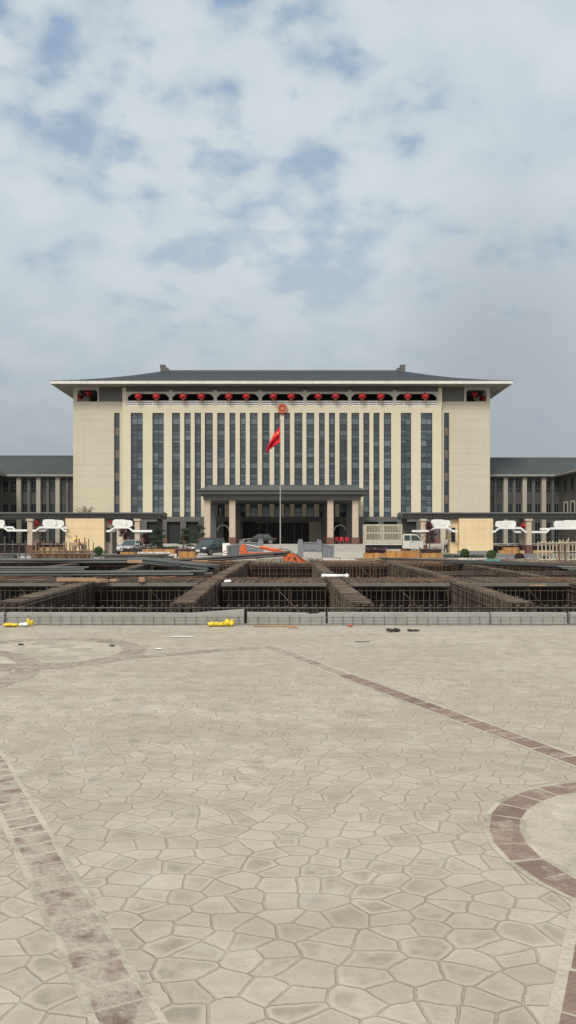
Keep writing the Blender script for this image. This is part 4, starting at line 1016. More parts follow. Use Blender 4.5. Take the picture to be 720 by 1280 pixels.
# emblem ----------------------------------------------------------------------
ec = Vector((PX(353, CBY), CBY, PZ(510.3, CBY)))
t = thing('emblem', 'round red and gold emblem mounted above the middle windows', 'emblem', (ec.x, ec.y, ec.z - .9))
def disc(mb, c, r, y0, y1, n=32, sx=1.0):
    mb.prism([(c.x + r * sx * math.cos(2 * math.pi * k / n), c.z + r * math.sin(2 * math.pi * k / n)) for k in range(n)], y0, y1)
b = MB(); disc(b, ec, .58, CBY - .36, CBY - .03); b.build('red_disc', 'lantern_red', t)
b = MB(); n = 26
for k in range(n):
    a = 2 * math.pi * k / n; b.ball((ec.x + .68 * math.cos(a), CBY - .30, ec.z + .68 * math.sin(a) * 1.0), .13, .09, .11, 8, 6)
b.build('wreath', 'gold', t)
b = MB(); b.box(ec.x - .34, ec.x + .34, CBY - .42, CBY - .362, ec.z - .28, ec.z - .16); b.box(ec.x - .22, ec.x + .22, CBY - .42, CBY - .362, ec.z - .155, ec.z - .02); b.prism([(ec.x - .3, ec.z - .018), (ec.x + .3, ec.z - .018), (ec.x + .18, ec.z + .09), (ec.x - .18, ec.z + .09)], CBY - .42, CBY - .362); b.build('gate_relief', 'gold', t)
def star(mb, cx_, cz_, r, y0, y1):
    mb.prism([(cx_ + (r if k % 2 == 0 else r * .4) * math.sin(math.pi * k / 5), cz_ + (r if k % 2 == 0 else r * .4) * math.cos(math.pi * k / 5)) for k in range(10)], y0, y1)
b = MB(); star(b, ec.x, ec.z + .32, .15, CBY - .42, CBY - .362)
for dx, dz in ((-.34, .16), (-.2, .2), (.2, .2), (.34, .16)): star(b, ec.x + dx, ec.z + dz, .065, CBY - .42, CBY - .362)
b.build('stars', 'gold', t)
b = MB(); b.ball((ec.x, CBY - .25, ec.z - .72), .40, .12, .24, 14, 8)
for sg in (-1, 1): b.prism([(ec.x + sg * .1, ec.z - .62), (ec.x + sg * .52, ec.z - .52), (ec.x + sg * .56, ec.z - .82), (ec.x + sg * .2, ec.z - .92)], CBY - .3, CBY - .1)
b.build('ribbon', 'lantern_red', t)

# ------------------------------------------------------------------ wings of the government block
def wing(side):
    label = 'left grey three storey wing with pale columns and slate roof' if side < 0 else 'right grey three storey wing whose end turns towards the plaza'
    YW = 127.5; px_in = 91.5 if side < 0 else 612.5
    X_in = PX(px_in, BY) ; X_turn = PX(2, YW) if side < 0 else PX(699, YW)
    t = thing('office_wing', label, 'office building', (X_turn, YW, 0))
    zE = PZ(597, YW); X0, X1 = min(X_in, X_turn), max(X_in, X_turn)
    b = MB(); b.box(X0 - (12 if side < 0 else 0), X1 + (12 if side > 0 else 0), YW, YW + .4, TZ, zE); b.build('wall', 'wing_wall', t)
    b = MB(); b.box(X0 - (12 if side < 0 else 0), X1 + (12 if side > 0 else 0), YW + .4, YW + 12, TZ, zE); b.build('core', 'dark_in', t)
    # return arm towards the viewer
    xr = X_turn; ys = 92.0 + 12
    xa, xb = (xr, xr - 12) if side < 0 else (xr, xr + 12)
    b = MB(); b.box(xr, xr + side * .4, ys, YW, TZ, zE); b.box(xr, xr + side * 12, ys - .4, ys, TZ, zE); b.box(xr + side * 11.6, xr + side * 12, ys, YW + 12, TZ, zE); b.build('wall', 'wing_wall', t)
    # storeys
    cols = ([22, 46.5, 70.5] if side < 0 else [628.5, 652.2, 676.2])
    wc = 5.2 * YW / F
    for p in cols:
        b = MB(); b.box(PX(p, YW), PX(p, YW) + wc, YW - .55, YW - .002, TZ, zE); b.build('column', 'wing_col', t)
    subs = [(-2, 3), (34.5, 38.5), (58.8, 61.8), (83, 86)] if side < 0 else [(617.5, 619.5), (640.8, 643.8), (665, 668), (689, 692)]
    for a, c in subs:
        b = MB(); b.box(PX(a, YW), PX(c, YW), YW - .3, YW - .003, TZ, zE); b.build('pilaster', 'wing_mull', t)
    if side < 0: bays = [(4, 10.8), (13.5, 21), (27.8, 34.4), (38.8, 45.8), (52.0, 58.3), (62.3, 69.4), (76, 82.8), (86.3, 91.0)]
    else: bays = [(613.5, 617), (620.2, 627.6), (634.4, 640.5), (644.5, 651.6), (658, 664.6), (668.4, 675.4), (682, 688.6), (692.6, 698.5)]
    levels = [(601, 615.5), (630, 645), (653, 682)]
    for (ya, yb_) in levels:
        for (a, c) in bays:
            x0_, x1_ = PX(a, YW), PX(c, YW); z1, z0 = PZ(ya, YW), PZ(yb_, YW); z0 = max(z0, TZ + .05)
            f = MB(); f.box(x0_, x1_, YW - .06, YW - .004, z1, z1 + .08); f.box(x0_, x1_, YW - .06, YW - .004, z0 - .08, z0)
            f.box(x0_ - .0, x0_ + .07, YW - .06, YW - .004, z0, z1); f.box(x1_ - .07, x1_, YW - .06, YW - .004, z0, z1); f.box((x0_ + x1_) / 2 - .03, (x0_ + x1_) / 2 + .03, YW - .055, YW - .004, z0, z1); f.box(x0_ + .07, x1_ - .07, YW - .055, YW - .004, z0 + (z1 - z0) * .28, z0 + (z1 - z0) * .28 + .06)
            fo = f.build('window', 'wing_mull', t)
            g_ = MB(); tl = rng.uniform(-.01, .01); g_.quad((x0_ + .07, YW - .02 + tl, z0), (x1_ - .07, YW - .02 - tl, z0), (x1_ - .07, YW - .02 - tl, z1), (x0_ + .07, YW - .02 + tl, z1)); g_.build('pane', 'glass_wing', fo)
    # windows of the return arm
    for (ya, yb_) in ((601, 615.5), (630, 645)):
        for k in range(6):
            yy0 = YW - 2.2 - 3.0 * k; z1, z0 = PZ(ya, YW), PZ(yb_, YW); sx = -side
            f = MB(); xs0, xs1 = xr + sx * .004, xr + sx * .10
            wm = 'wing_col' if (ya > 620 and k < 6) else 'wing_mull'; fw = .28 if wm == 'wing_col' else .08
            f.box(xs0, xs1, yy0 - fw, yy0, z0, z1); f.box(xs0, xs1, yy0 - 1.9, yy0 - 1.9 + fw, z0, z1); f.box(xs0, xs1, yy0 - 1.9, yy0, z1, z1 + fw); f.box(xs0, xs1, yy0 - 1.9, yy0, z0 - fw, z0)
            fo = f.build('window', wm, t); g_ = MB(); g_.quad((xr + sx * .03, yy0 - fw, z0), (xr + sx * .03, yy0 - 1.9 + fw, z0), (xr + sx * .03, yy0 - 1.9 + fw, z1), (xr + sx * .03, yy0 - fw, z1)); g_.build('pane', 'glass_wing', fo)
    # spandrels between the storeys are the wall itself; eave cornice
    b = MB(); o_ = 1.0; zc0, zc1 = zE, zE + .42
    b.box(X_in, xr + side * 13, YW - o_, YW + 13, zc0, zc1)
    ar0, ar1 = (xr + o_, xr - 13) if side < 0 else (xr - o_, xr + 13)
    b.box(ar0, ar1, ys - 1.4, YW - o_ - .001, zc0, zc1); b.build('cornice', 'wing_mull', t)
    b = MB(); b.box(X_in, xr - side * 1.05, YW - o_ - .12, YW - o_ - .001, zc0 + .18, zc1 + .06); b.box(ar0 + (.12 if side < 0 else -.12), ar0 + (.001 if side < 0 else -.001), ys - 1.4, YW - o_ - .125, zc0 + .18, zc1 + .06); b.build('gutter', 'soffit', t)
    # roofs: main run and arm, meeting at a hip and a valley
    YR = YW + 6; ZR = PZ(570.5 if side < 0 else 573, YR); ze = zc1 + .004; e0 = YW - o_ - .15
    rf = MB(); xo = xr + side * 13.2; xi_ = ar0 + (.15 if side < 0 else -.15); xm = xr + side * 6
    fr = (X_in, e0, ze); val = (xi_, e0, ze); ridge_in = (X_in, YR, ZR); ridge_c = (xm, YR, ZR)
    bk = YW + 13.2
    rf.add([fr, val, ridge_c, ridge_in], [(0, 1, 2, 3)]); rf.add([(X_in, bk, ze), (xo, bk, ze), ridge_c, ridge_in], [(0, 1, 2, 3)])
    fe = ys - 1.6; rz_ = (xm, fe + 6.5, ZR)
    rf.add([val, (xi_, fe, ze), rz_, ridge_c], [(0, 1, 2, 3)]); rf.add([(xo, bk, ze), (xo, fe, ze), rz_, ridge_c], [(0, 1, 2, 3)]); rf.add([(xi_, fe, ze), (xo, fe, ze), rz_], [(0, 1, 2)])
    ro = rf.build('roof', 'roof_wing', t)
    b = MB(); b.box(X_in, xm, YR - .15, YR + .15, ZR - .05, ZR + .16); b.build('ridge', 'wing_mull', ro)
    b = MB(); b.box(xm - .15, xm + .15, fe + 6.5, YR - .16, ZR - .05, ZR + .16); b.build('ridge', 'wing_mull', ro)
wing(-1); wing(1)

# ------------------------------------------------------------------ covered walk, gatehouses, columns
YC = 84.0
def walk(x0, x1, label):
    X0, X1 = PX(x0, YC), PX(x1, YC); t = thing('covered_walk', label, 'covered walk', ((X0 + X1) / 2, YC, 0), 'covered walks on both sides of the forecourt')
    z0, z1, z2 = PZ(648, YC), PZ(644.6, YC), PZ(641, YC)
    b = MB(); b.box(X0, X1, YC, YC + 3.4, z1, z2 - .1); b.build('roof_slab', 'wing_mull', t)
    b = MB(); b.prism([(YC - .25, z2 - .1), (YC + 3.6, z2 - .1), (YC + 3.6, z2 - .02), (YC + 1.8, z2 + .12), (YC - .25, z2 - .02)], X0, X1, 'x'); b.build('roof_cap', 'wing_mull', t)
    b = MB(); b.box(X0, X1, YC + .16, YC + 3.2, z0 - .05, z1 - .002); b.build('beam', 'plastic_dark', t)
    b = MB(); x_ = X0
    while x_ < X1 - .1: b.box(x_, x_ + .11, YC + .0, YC + .158, z0 + .03, z1 - .003); x_ += .25
    b.build('rafter_ends', 'wing_mull', t)
    ps = [p for p in ((-60, 47, 165, 200) if x0 < 300 else (505, 530, 652, 762)) if x0 <= p <= x1]
    for p in ps:
        X_ = PX(p, YC + 2.6); b = MB(); b.box(X_ - .28, X_ + .28, YC + 2.3, YC + 2.86, .9, z0 - .052); o = b.build('column', 'taupe_shade' if p in (47, 652) else 'wing_mull', t)  # rear columns get darker materials, the walk's shade put into their colour
        b = MB(); b.box(X_ - .34, X_ + .34, YC + 2.24, YC + 2.92, 0, .898); b.build('column_foot', 'brown_base', o)
walk(-160, 203, 'left covered walk with a flat tiled roof and rafter ends'); walk(502, 860, 'right covered walk with a flat tiled roof and rafter ends')
def column(px, label, w=.56, Y=YC - .55):
    X_ = PX(px, Y); t = thing('gate_column', label, 'column', (X_, Y, 0), 'beige columns with brown feet in front of the covered walks')
    b = MB(); b.box(X_ - w / 2, X_ + w / 2, Y, Y + w, .95, PZ(651.5, Y)); b.build('shaft', 'col_pink', t, bevel=.02)
    b = MB(); b.box(X_ - w / 2 - .1, X_ + w / 2 + .1, Y - .1, Y + w + .1, PZ(651.4, Y), PZ(648.6, Y)); b.build('capital', 'col_pink', t, bevel=.03)
    b = MB(); b.box(X_ - w / 2 - .06, X_ + w / 2 + .06, Y - .06, Y + w + .06, 0, .948); b.build('foot', 'brown_base', t)
column(37.2, 'beige column with brown foot left of the left cream gatehouse')
column(171.5, 'beige column with brown foot behind the silver car', .56)
column(529.5, 'beige column just right of the white truck nose', .56)
column(661.5, 'beige column with brown foot right of the right cream gatehouse')
def gatehouse(side):
    if side < 0: a, c, r0, r1, lb = 83.2, 131.5, 131.5, 139.5, 'cream gatehouse on the left behind the tan stakes'
    else: a, c, r0, r1, lb = 573, 615, 563, 573, 'cream gatehouse on the right behind two green ball shrubs'
    Y = YC + .35; t = thing('gatehouse', lb, 'gatehouse', (PX((a + c) / 2, Y), Y, 0)); z1 = PZ(648.3, Y)
    b = MB(); b.box(PX(a, Y), PX(c, Y), Y - .45, Y + 2.6, .32, z1); b.build('wall', 'house_cream', t)
    b = MB(); b.box(PX(a, Y) - .03, PX(c, Y) + .03, Y - .49, Y + 2.62, 0, .318); b.build('plinth', 'balustrade', t)
    x0, x1 = PX(r0, Y), PX(r1, Y); m_ = 'taupe_shade' if side < 0 else 'house_cream'  # left recess is coloured darker than the cream, its shade painted in
    if side < 0: x0 += .002
    else: x1 -= .002
    b = MB(); b.box(x0, x1, Y + .25, Y + 2.6, 0, z1); b.build('recessed_wall', m_, t)
    w0, w1 = (PX(132.3, Y), PX(136.8, Y)) if side < 0 else (PX(564.5, Y), PX(569.5, Y))
    zb, zt_ = PZ(677.5, Y), PZ(659.5, Y)
    f = MB(); f.box(w0, w1, Y + .18, Y + .248, zb, zb + .06); f.box(w0, w1, Y + .18, Y + .248, zt_ - .06, zt_); f.box(w0, w0 + .06, Y + .18, Y + .248, zb + .06, zt_ - .06); f.box(w1 - .06, w1, Y + .18, Y + .248, zb + .06, zt_ - .06); f.box(w0 + .06, w1 - .06, Y + .19, Y + .24, (zb + zt_) / 2 - .03, (zb + zt_) / 2 + .03)
    fo = f.build('window', 'frame_dark', t); g_ = MB(); g_.quad((w0 + .06, Y + .22, zb + .06), (w1 - .06, Y + .22, zb + .06), (w1 - .06, Y + .22, zt_ - .06), (w0 + .06, Y + .22, zt_ - .06)); g_.build('pane', 'glass_wing', fo)
gatehouse(-1); gatehouse(1)
# white ribbon and cloud ornaments between the columns
def ornament(label, rib1, rib2, plates):
    Y = YC - .75; t = thing('cloud_ornament', label, 'ornament', (PX(plates[0][0], Y), Y, PZ(664, Y)), 'white cloud and ribbon ornaments on the covered walks'); hw = .085
    def ribbon(pts, y0, y1, nm):
        b = MB(); Q = [(PX(p, Y), PZ(q, Y)) for p, q in pts]
        up = [(x_, z_ + .11) for x_, z_ in Q]; dn = [(x_, z_ - .11) for x_, z_ in Q]
        for k in range(len(Q) - 1):
            b.prism([dn[k], dn[k + 1], up[k + 1], up[k]], y0, y1)
        b.build(nm, 'plaque_white', t)
    ribbon(rib1, Y, Y + .14, 'ribbon')
    for r2 in rib2: ribbon(r2, Y + .22, Y + .34, 'ribbon')
    for k, (x0, x1, y0, y1) in enumerate(plates):
        X0, X1, Z0, Z1 = PX(x0, Y), PX(x1, Y), PZ(y1, Y), PZ(y0, Y); rr = .3; poly = []
        for (cx_, cz_, a0) in ((X1 - rr, Z1 - rr, 0), (X0 + rr, Z1 - rr, 90), (X0 + rr, Z0 + rr, 180), (X1 - rr, Z0 + rr, 270)):
            for j in range(6): a_ = R(a0 + 90 * j / 5); poly.append((cx_ + rr * math.cos(a_), cz_ + rr * math.sin(a_)))
        b = MB(); yy = Y + .02 + .10 * k; b.prism(poly, yy, yy + .09); pl = b.build('cloud_plate', 'plaque_white', t, bevel=.015)
        # raised swirl on the plate
        s_ = MB(); cx_, cz_ = (X0 + X1) / 2, (Z0 + Z1) / 2; pts = []
        for j in range(22):
            a_ = j * .5; q = .05 + .012 * j; pts.append((cx_ + q * 1.7 * math.cos(a_), yy - .004, cz_ + q * .8 * math.sin(a_)))
        s_.path(pts, .018, 0, 4); s_.bar((cx_ - .9, yy - .004, cz_ - .22), (cx_ + .9, yy - .004, cz_ - .22), .016); s_.build('swirl', 'white_trim', pl)
ornament('white cloud and ribbon ornament between the left beige column and the left gatehouse', [(40, 663.3), (44.5, 663.3), (49.5, 659.3), (75.5, 659.3), (80, 663.3), (83.4, 663.6)], [[(47, 663), (55.5, 663), (59, 659.5)], [(75, 659.5), (83.2, 659.5)]], [(53, 70, 649.3, 658.3), (62, 79.5, 650.3, 658.5)])
ornament('white cloud and ribbon ornament at the left edge of view', [(-45, 663.3), (-32, 663.3), (-27, 659), (4, 659), (9, 663), (34.2, 663)], [[(2, 658.9), (15, 659.2), (18, 662.5)]], [(-26, -6, 649.5, 658.2), (-12, 5.3, 649.8, 658)])
ornament('white cloud and ribbon ornament right of the left cream gatehouse', [(133, 663.8), (137, 663.8), (143.5, 659.3), (160.5, 659.3), (166, 663.8), (190, 663.8)], [[(136, 663.5), (142, 663.5), (146, 660)]], [(140.5, 158, 649.3, 658.3), (150, 165.5, 650.2, 658.5)])
ornament('white cloud and ribbon ornament left of the right cream gatehouse', [(515, 663.8), (538, 663.8), (543.5, 659.5), (560, 659.5), (566.5, 664), (572, 664)], [[(558, 660.2), (562, 663.6), (568, 663.6)]], [(539, 556, 649.3, 658.3), (547, 563.5, 650.2, 658.5)])
ornament('white cloud and ribbon ornament between the right cream gatehouse and the right column', [(615.2, 664.3), (619, 664.3), (624, 660), (651, 660), (657, 665), (658.5, 665.1)], [[(640.5, 660.8), (645, 664.8), (652, 664.9)]], [(619.3, 634, 651.3, 659), (628, 645.6, 650.8, 659)])
ornament('white cloud and ribbon ornament at the right edge of view', [(664.8, 665), (683.5, 665), (688, 660.5), (716, 660.5), (722, 660.5), (735, 660.5)], [[(676, 661.3), (688, 661.3)]], [(692.5, 712, 651, 660), (704, 724, 650.3, 660)])
lantern((PX(45.3, YC + .6), YC + .4, PZ(654.2, YC + .4)), 'big red lantern beside the left beige column', .74, 'red lanterns on the covered walks')
lantern((PX(654.5, YC + .6), YC + .4, PZ(657.0, YC + .4)), 'big red lantern beside the right beige column', .72, 'red lanterns on the covered walks')
lantern((PX(139.5, YC + .6), YC + .5, PZ(652.5, YC + .5)), 'small red lantern right of the left cream gatehouse', .42, 'red lanterns on the covered walks')
lantern((PX(534, YC + .6), YC + .6, PZ(655.5, YC + .6)), 'red lantern above the purple tree right of the truck', .5, 'red lanterns on the covered walks')

# ------------------------------------------------------------------ flag terrace, pole, flag
YB = 66.0; fx = PX(350.7, YB)
t = thing('flag_terrace', 'small grey stone terrace with balustrades round the flagpole', 'terrace', (fx, YB, 0))
b = MB(); q = lambda p: PX(p, YB)
b.box(q(306), q(395), YB + .25, YB + 6.5, 0.01, .47); b.build('base', 'balustrade_base', t)
b = MB(); b.box(q(379), q(402.5), YB, YB + .24, .01, .50); b.box(q(299), q(322.5), YB, YB + .24, .01, .50); b.build('plinth', 'balustrade_base', t)
for p, w_, top in ((375.5, 3.4, 674), (397.9, 1.9, 674.2), (325.7, 3.4, 674), (303.4, 2.0, 674.2), (400.8, 1.2, 674.8), (300.4, 1.2, 674.8)):
    b = MB(); hw = w_ * YB / F; b.box(q(p) - hw, q(p) + hw, YB - .04, YB + .28, .01 if w_ > 3 else .502, PZ(top + 2, YB)); b.box(q(p) - hw * .7, q(p) + hw * .7, YB + .0, YB + .24, PZ(top + 2, YB), PZ(top, YB)); b.build('post', 'balustrade', t, bevel=.015)
for a, c in ((379.2, 395.8), (305.6, 322.1)):
    b = MB(); b.box(q(a), q(c), YB + .05, YB + .19, .502, PZ(677.6, YB)); o = b.build('panel', 'balustrade', t)
    b = MB(); b.box(q(a) + .08, q(c) - .08, YB + .0, YB + .049, .62, .70); b.box(q(a) + .08, q(c) - .08, YB + .0, YB + .049, PZ(679, YB), PZ(677.9, YB)); b.build('rail', 'balustrade', o)
for sg, p0, p1 in ((1, 402.2, 415.5), (-1, 299.1, 285.8)):       # flank balustrades, stepped
    n = 5
    for k in range(n):
        xa, xb = PX(p0 + (p1 - p0) * k / n, YB), PX(p0 + (p1 - p0) * (k + 1) / n, YB); y_ = YB + .1 - .28 * k; zt_ = PZ(679.5 + .5 * k, YB)
        b = MB(); b.box(xa, xb, y_, y_ + .14, .01, zt_ - .15); b.box(xa, xb - .0, y_ - .05, y_ + .19, zt_ - .15, zt_); b.build('flank_panel', 'balustrade', t)
    b = MB(); b.box(PX(p1, YB) - .08, PX(p1, YB) + .08, YB - 1.36, YB - 1.14, .01, PZ(681.5, YB)); b.build('post', 'balustrade', t)
b = MB()
for k in range(3): b.box(q(331), q(371), YB - .3 + .18 * k, YB + .249, .01 if k == 0 else .155 * k + .002, .155 * (k + 1))
b.build('steps', 'balustrade_base', t)
YPo = 69.0; X_ = PX(350.4, YPo)
t = thing('flagpole', 'tall thin steel flagpole in the middle of the forecourt', 'flagpole', (X_, YPo, .47))
b = MB(); zt_ = PZ(526, YPo); b.bar((X_, YPo, .47), (X_, YPo, zt_), .055, 0, 12, .028); b.build('pole', 'pole_steel', t)
b = MB(); b.ball((X_, YPo, zt_ + .05), .08, .08, .09); b.build('finial', 'gold', t)
b = MB(); b.bar((X_, YPo, .47), (X_, YPo, .62), .20, 0, 14); b.build('base_collar', 'pole_steel', t)
# flag
def flag():
    t = thing('flag', 'red flag with yellow stars hanging limp from the flagpole', 'flag', (X_, YPo, PZ(553, YPo)))
    top = [(350.2, 532), (346.8, 536.5), (342.8, 541.5), (339, 548.5), (335.4, 555.5), (333, 561), (331.6, 565.5)]
    bot = [(350.2, 553), (348.4, 555), (345.4, 556.5), (341.6, 558.8), (338.2, 561.5), (335.2, 564.0), (333.0, 567.0)]
    nu, nv = 36, 16; b = MB()
    def samp(l, u):
        f_ = u * (len(l) - 1); i = min(len(l) - 2, int(f_)); q = f_ - i; return l[i][0] * (1 - q) + l[i + 1][0] * q, l[i][1] * (1 - q) + l[i + 1][1] * q
    def pt(u, v):
        a, c = samp(top, u), samp(bot, u); px_, py_ = a[0] * (1 - v) + c[0] * v, a[1] * (1 - v) + c[1] * v
        fold = math.sin(v * 11 + u * 2.5) * .17 * min(1, u * 4 + .1) + math.sin(u * 9 + v * 3) * .10 * min(1, u * 3)
        return Vector((PX(px_, YPo), YPo - .02 + fold, PZ(py_, YPo)))
    for i in range(nu + 1):
        for j in range(nv + 1): b.v.append(tuple(pt(i / nu, j / nv)))
    for i in range(nu):
        for j in range(nv): a = i * (nv + 1) + j; b.f.append((a, a + 1, a + nv + 2, a + nv + 1)); b.m.append(0)
    o = b.build('cloth', 'flag_red', t, smooth=True); s_ = o.modifiers.new('thickness', 'SOLIDIFY'); s_.thickness = .012
    def stitched(u0, v0, r_, nm):
        sb = MB(); n = 10; ring = []
        for k in range(n):
            rr = r_ if k % 2 == 0 else r_ * .42; a_ = math.pi * k / 5; ring.append(pt(min(1, max(0, u0 + rr * math.sin(a_) * .62)), min(1, max(0, v0 + rr * math.cos(a_)))) + Vector((0, -.03, 0)))
        c_ = pt(u0, v0) + Vector((0, -.03, 0)); sb.add([c_] + ring, [(0, 1 + k, 1 + (k + 1) % n) for k in range(n)]); sb.build(nm, 'star_yellow', t)
    stitched(.17, .24, .105, 'big_star')
    for u_, v_ in ((.34, .08), (.42, .2), (.42, .36), (.34, .48)): stitched(u_, v_, .028, 'small_star')
flag()

# ------------------------------------------------------------------ sign board with a red letter
Y = 72.5; x0, x1 = PX(278.2, Y), PX(287.2, Y)
t = thing('sign_board', 'white board with a red letter standing right of the dark grey car', 'sign', ((x0 + x1) / 2, Y, 0))
b = MB(); b.box(x0, x1, Y, Y + .06, .04, PZ(679, Y)); b.build('board', 'plaque_white', t)
b = MB(); b.box(x0 + .06, x0 + .12, Y + .062, Y + .5, 0, 1.0); b.box(x1 - .12, x1 - .06, Y + .062, Y + .5, 0, 1.0); b.build('feet', 'steel_pipe', t)
b = MB(); cx_, cz_ = PX(281.3, Y), PZ(690.4, Y); ri, ro = .09, .17
for k in range(18):
    a0, a1 = R(45 + 270 * k / 18), R(45 + 270 * (k + 1) / 18)
    b.prism([(cx_ + ri * math.cos(a0), cz_ + ri * math.sin(a0)), (cx_ + ro * math.cos(a0), cz_ + ro * math.sin(a0)), (cx_ + ro * math.cos(a1), cz_ + ro * math.sin(a1)), (cx_ + ri * math.cos(a1), cz_ + ri * math.sin(a1))], Y - .006, Y - .001)
b.box(cx_ + .22, cx_ + .28, Y - .006, Y - .001, cz_ - .16, cz_ - .1); b.build('red_letter', 'lantern_red', t)

# ------------------------------------------------------------------ vehicles
def loft(mb, secs, mi=0, closed_ring=True):
    n = len(secs[0]); o = len(mb.v)
    for s_ in secs: mb.v += [tuple(p) for p in s_]
    for i in range(len(secs) - 1):
        for k in range(n if closed_ring else n - 1):
            a = o + i * n + k; c = o + i * n + (k + 1) % n; mb.f.append((a, c, c + n, a + n)); mb.m.append(mi)
    mb.f.append(tuple(o + k for k in range(n))); mb.m.append(mi); mb.f.append(tuple(o + (len(secs) - 1) * n + k for k in reversed(range(n)))); mb.m.append(mi)
def wheel(parent, x, y, r, w, side):
    b = MB(); b.bar((x, y - w / 2, r), (x, y + w / 2, r), r, 0, 20); o = b.build('wheel', 'rubber', parent, bevel=.03)
    c = MB(); yy = y + side * (w / 2 + .004); c.bar((x, yy - .01, r), (x, yy + .012, r), r * .62, 0, 16); c.build('rim', 'pole_steel', o)
    h = MB()
    for k in range(5):
        a = 2 * math.pi * k / 5; h.bar((x, yy + side * .014, r), (x + r * .58 * math.cos(a), yy + side * .014, r + r * .58 * math.sin(a)), .03)
    h.build('spokes', 'plastic_dark', o)
def car(name, label, L_, W, H, paint, suv=True):
    """nose towards +X, built at the origin"""
    t = thing(name, label, 'car'); hw = W / 2; r = .36 if suv else .32; gl = .20
    belt = H * (.60 if suv else .63)
    prof = [(-L_/2, .50, .80, .80), (-L_/2 + .08, .34, belt * .95, .93), (-L_/2 + .5, .26, belt * 1.0, .99), (-.6, gl, belt, 1.0), (.5, gl, belt, 1.0), (L_/2 - 1.25, gl, belt * .97, 1.0), (L_/2 - .55, .24, belt * .90, .97), (L_/2 - .12, .30, belt * .76, .90), (L_/2, .38, belt * .66, .82)]
    secs = []
    for (x_, zb, zt_, wf) in prof:
        w_ = hw * wf; zm = zb + (zt_ - zb) * .55
        secs.append([(x_, -w_ * .86, zb), (x_, -w_ * .98, zb + .10), (x_, -w_, zm), (x_, -w_ * .94, zt_ - .05), (x_, -w_ * .84, zt_), (x_, w_ * .84, zt_), (x_, w_ * .94, zt_ - .05), (x_, w_, zm), (x_, w_ * .98, zb + .10), (x_, w_ * .86, zb)])
    b = MB(); loft(b, secs); body = b.build('body', paint, t, smooth=False); sm = body.modifiers.new('s', 'SUBSURF'); sm.levels = sm.render_levels = 2
    for p in body.data.polygons: p.use_smooth = True
    # cabin: glass block with roof, pillars
    xr0, xr1 = -L_/2 + (.30 if suv else .55), L_/2 - 1.20; xt0, xt1 = -L_/2 + (.60 if suv else 1.15), L_/2 - 2.05
    zb, zt_ = belt - .04, H - .05; wb, wt = hw * .90, hw * .72
    cab = MB(); lo = [(xr0, -wb, zb), (xr1, -wb, zb), (xr1, wb, zb), (xr0, wb, zb)]; hi = [(xt0, -wt, zt_), (xt1, -wt, zt_), (xt1, wt, zt_), (xt0, wt, zt_)]
    cab.add(lo + hi, [(3, 2, 1, 0), (4, 5, 6, 7), (0, 1, 5, 4), (1, 2, 6, 5), (2, 3, 7, 6), (3, 0, 4, 7)]); cab.build('windows', 'car_glass', t)
    rf = MB(); rf.add([(xt0 - .10, -wt - .03, zt_ - .02), (xt1 + .12, -wt - .03, zt_ - .03), (xt1 + .12, wt + .03, zt_ - .03), (xt0 - .10, wt + .03, zt_ - .02), (xt0 + .05, -wt + .08, H), (xt1 - .15, -wt + .08, H - .01), (xt1 - .15, wt - .08, H - .01), (xt0 + .05, wt - .08, H)],
           [(3, 2, 1, 0), (4, 5, 6, 7), (0, 1, 5, 4), (1, 2, 6, 5), (2, 3, 7, 6), (3, 0, 4, 7)])
    for sy in (-1, 1):
        for (xb_, xt_) in ((xr0 + .03, xt0 + .03), (xr1 - .03, xt1 - .0), ((xr0 + xr1) / 2 - .1, (xt0 + xt1) / 2 - .05)): rf.bar((xb_, sy * (wb + .005), zb), (xt_, sy * (wt + .012), zt_), .045, 0, 6)
    rf.build('roof', paint, t)
    for sx in (-1, 1):
        for sy in (-1, 1):
            xw = sx * (L_ / 2 - .85); wheel(t, xw, sy * (hw - .12), r, .24, sy)
            a = MB(); a.bar((xw, sy * (hw - .02) - .03, r + .02), (xw, sy * (hw - .02) + .03, r + .02), r * 1.16, 0, 22); a.build('wheel_arch', 'plastic_dark', t)
    for sy in (-1, 1):
        h = MB(); h.ball((L_/2 - .14, sy * hw * .68, belt * .70), .14, .22, .085, 12, 8); h.build('headlight', 'lamp_clear', t)
        h = MB(); h.ball((-L_/2 + .10, sy * hw * .80, belt * .84), .08, .12, .13, 12, 8); h.build('tail_light', 'lamp_red', t)
        m_ = MB(); m_.ball((xr1 - .25, sy * (hw + .10), belt + .10), .08, .12, .09, 10, 7); m_.bar((xr1 - .22, sy * hw * .9, belt + .03), (xr1 - .22, sy * (hw + .06), belt + .08), .02); m_.build('mirror', paint, t)
        d = MB()
        for xx in (-.05, 1.0): d.box(xx, xx + .16, sy * (hw * .99), sy * (hw * .99) + sy * .02, belt * .78, belt * .78 + .03)
        d.build('door_handles', 'chrome', t)
    g_ = MB(); g_.box(L_/2 - .05, L_/2 + .015, -hw * .42, hw * .42, belt * .52, belt * .68); g_.build('grille', 'plastic_dark', t)
    g_ = MB(); g_.box(L_/2 - .02, L_/2 + .03, -hw * .45, hw * .45, belt * .69, belt * .715); g_.bar((L_/2 + .02, -.2, belt * .60), (L_/2 + .03, .2, belt * .60), .025); g_.build('grille_trim', 'chrome', t)
    g_ = MB(); g_.box(L_/2 - .06, L_/2 + .02, -hw * .7, hw * .7, .26, .40); g_.build('bumper_intake', 'plastic_dark', t)
    g_ = MB(); g_.box(L_/2 + .005, L_/2 + .035, -.22, .22, .42, .53); g_.build('number_plate', 'plaque_white', t)
    return t
suv = car('parked_car', 'dark grey sports utility car parked left of the flag terrace', 4.55, 1.86, 1.72, 'car_grey', True)
put(suv, (PX(262.3, 75.5), 75.4, .005), R(-90 - 24))
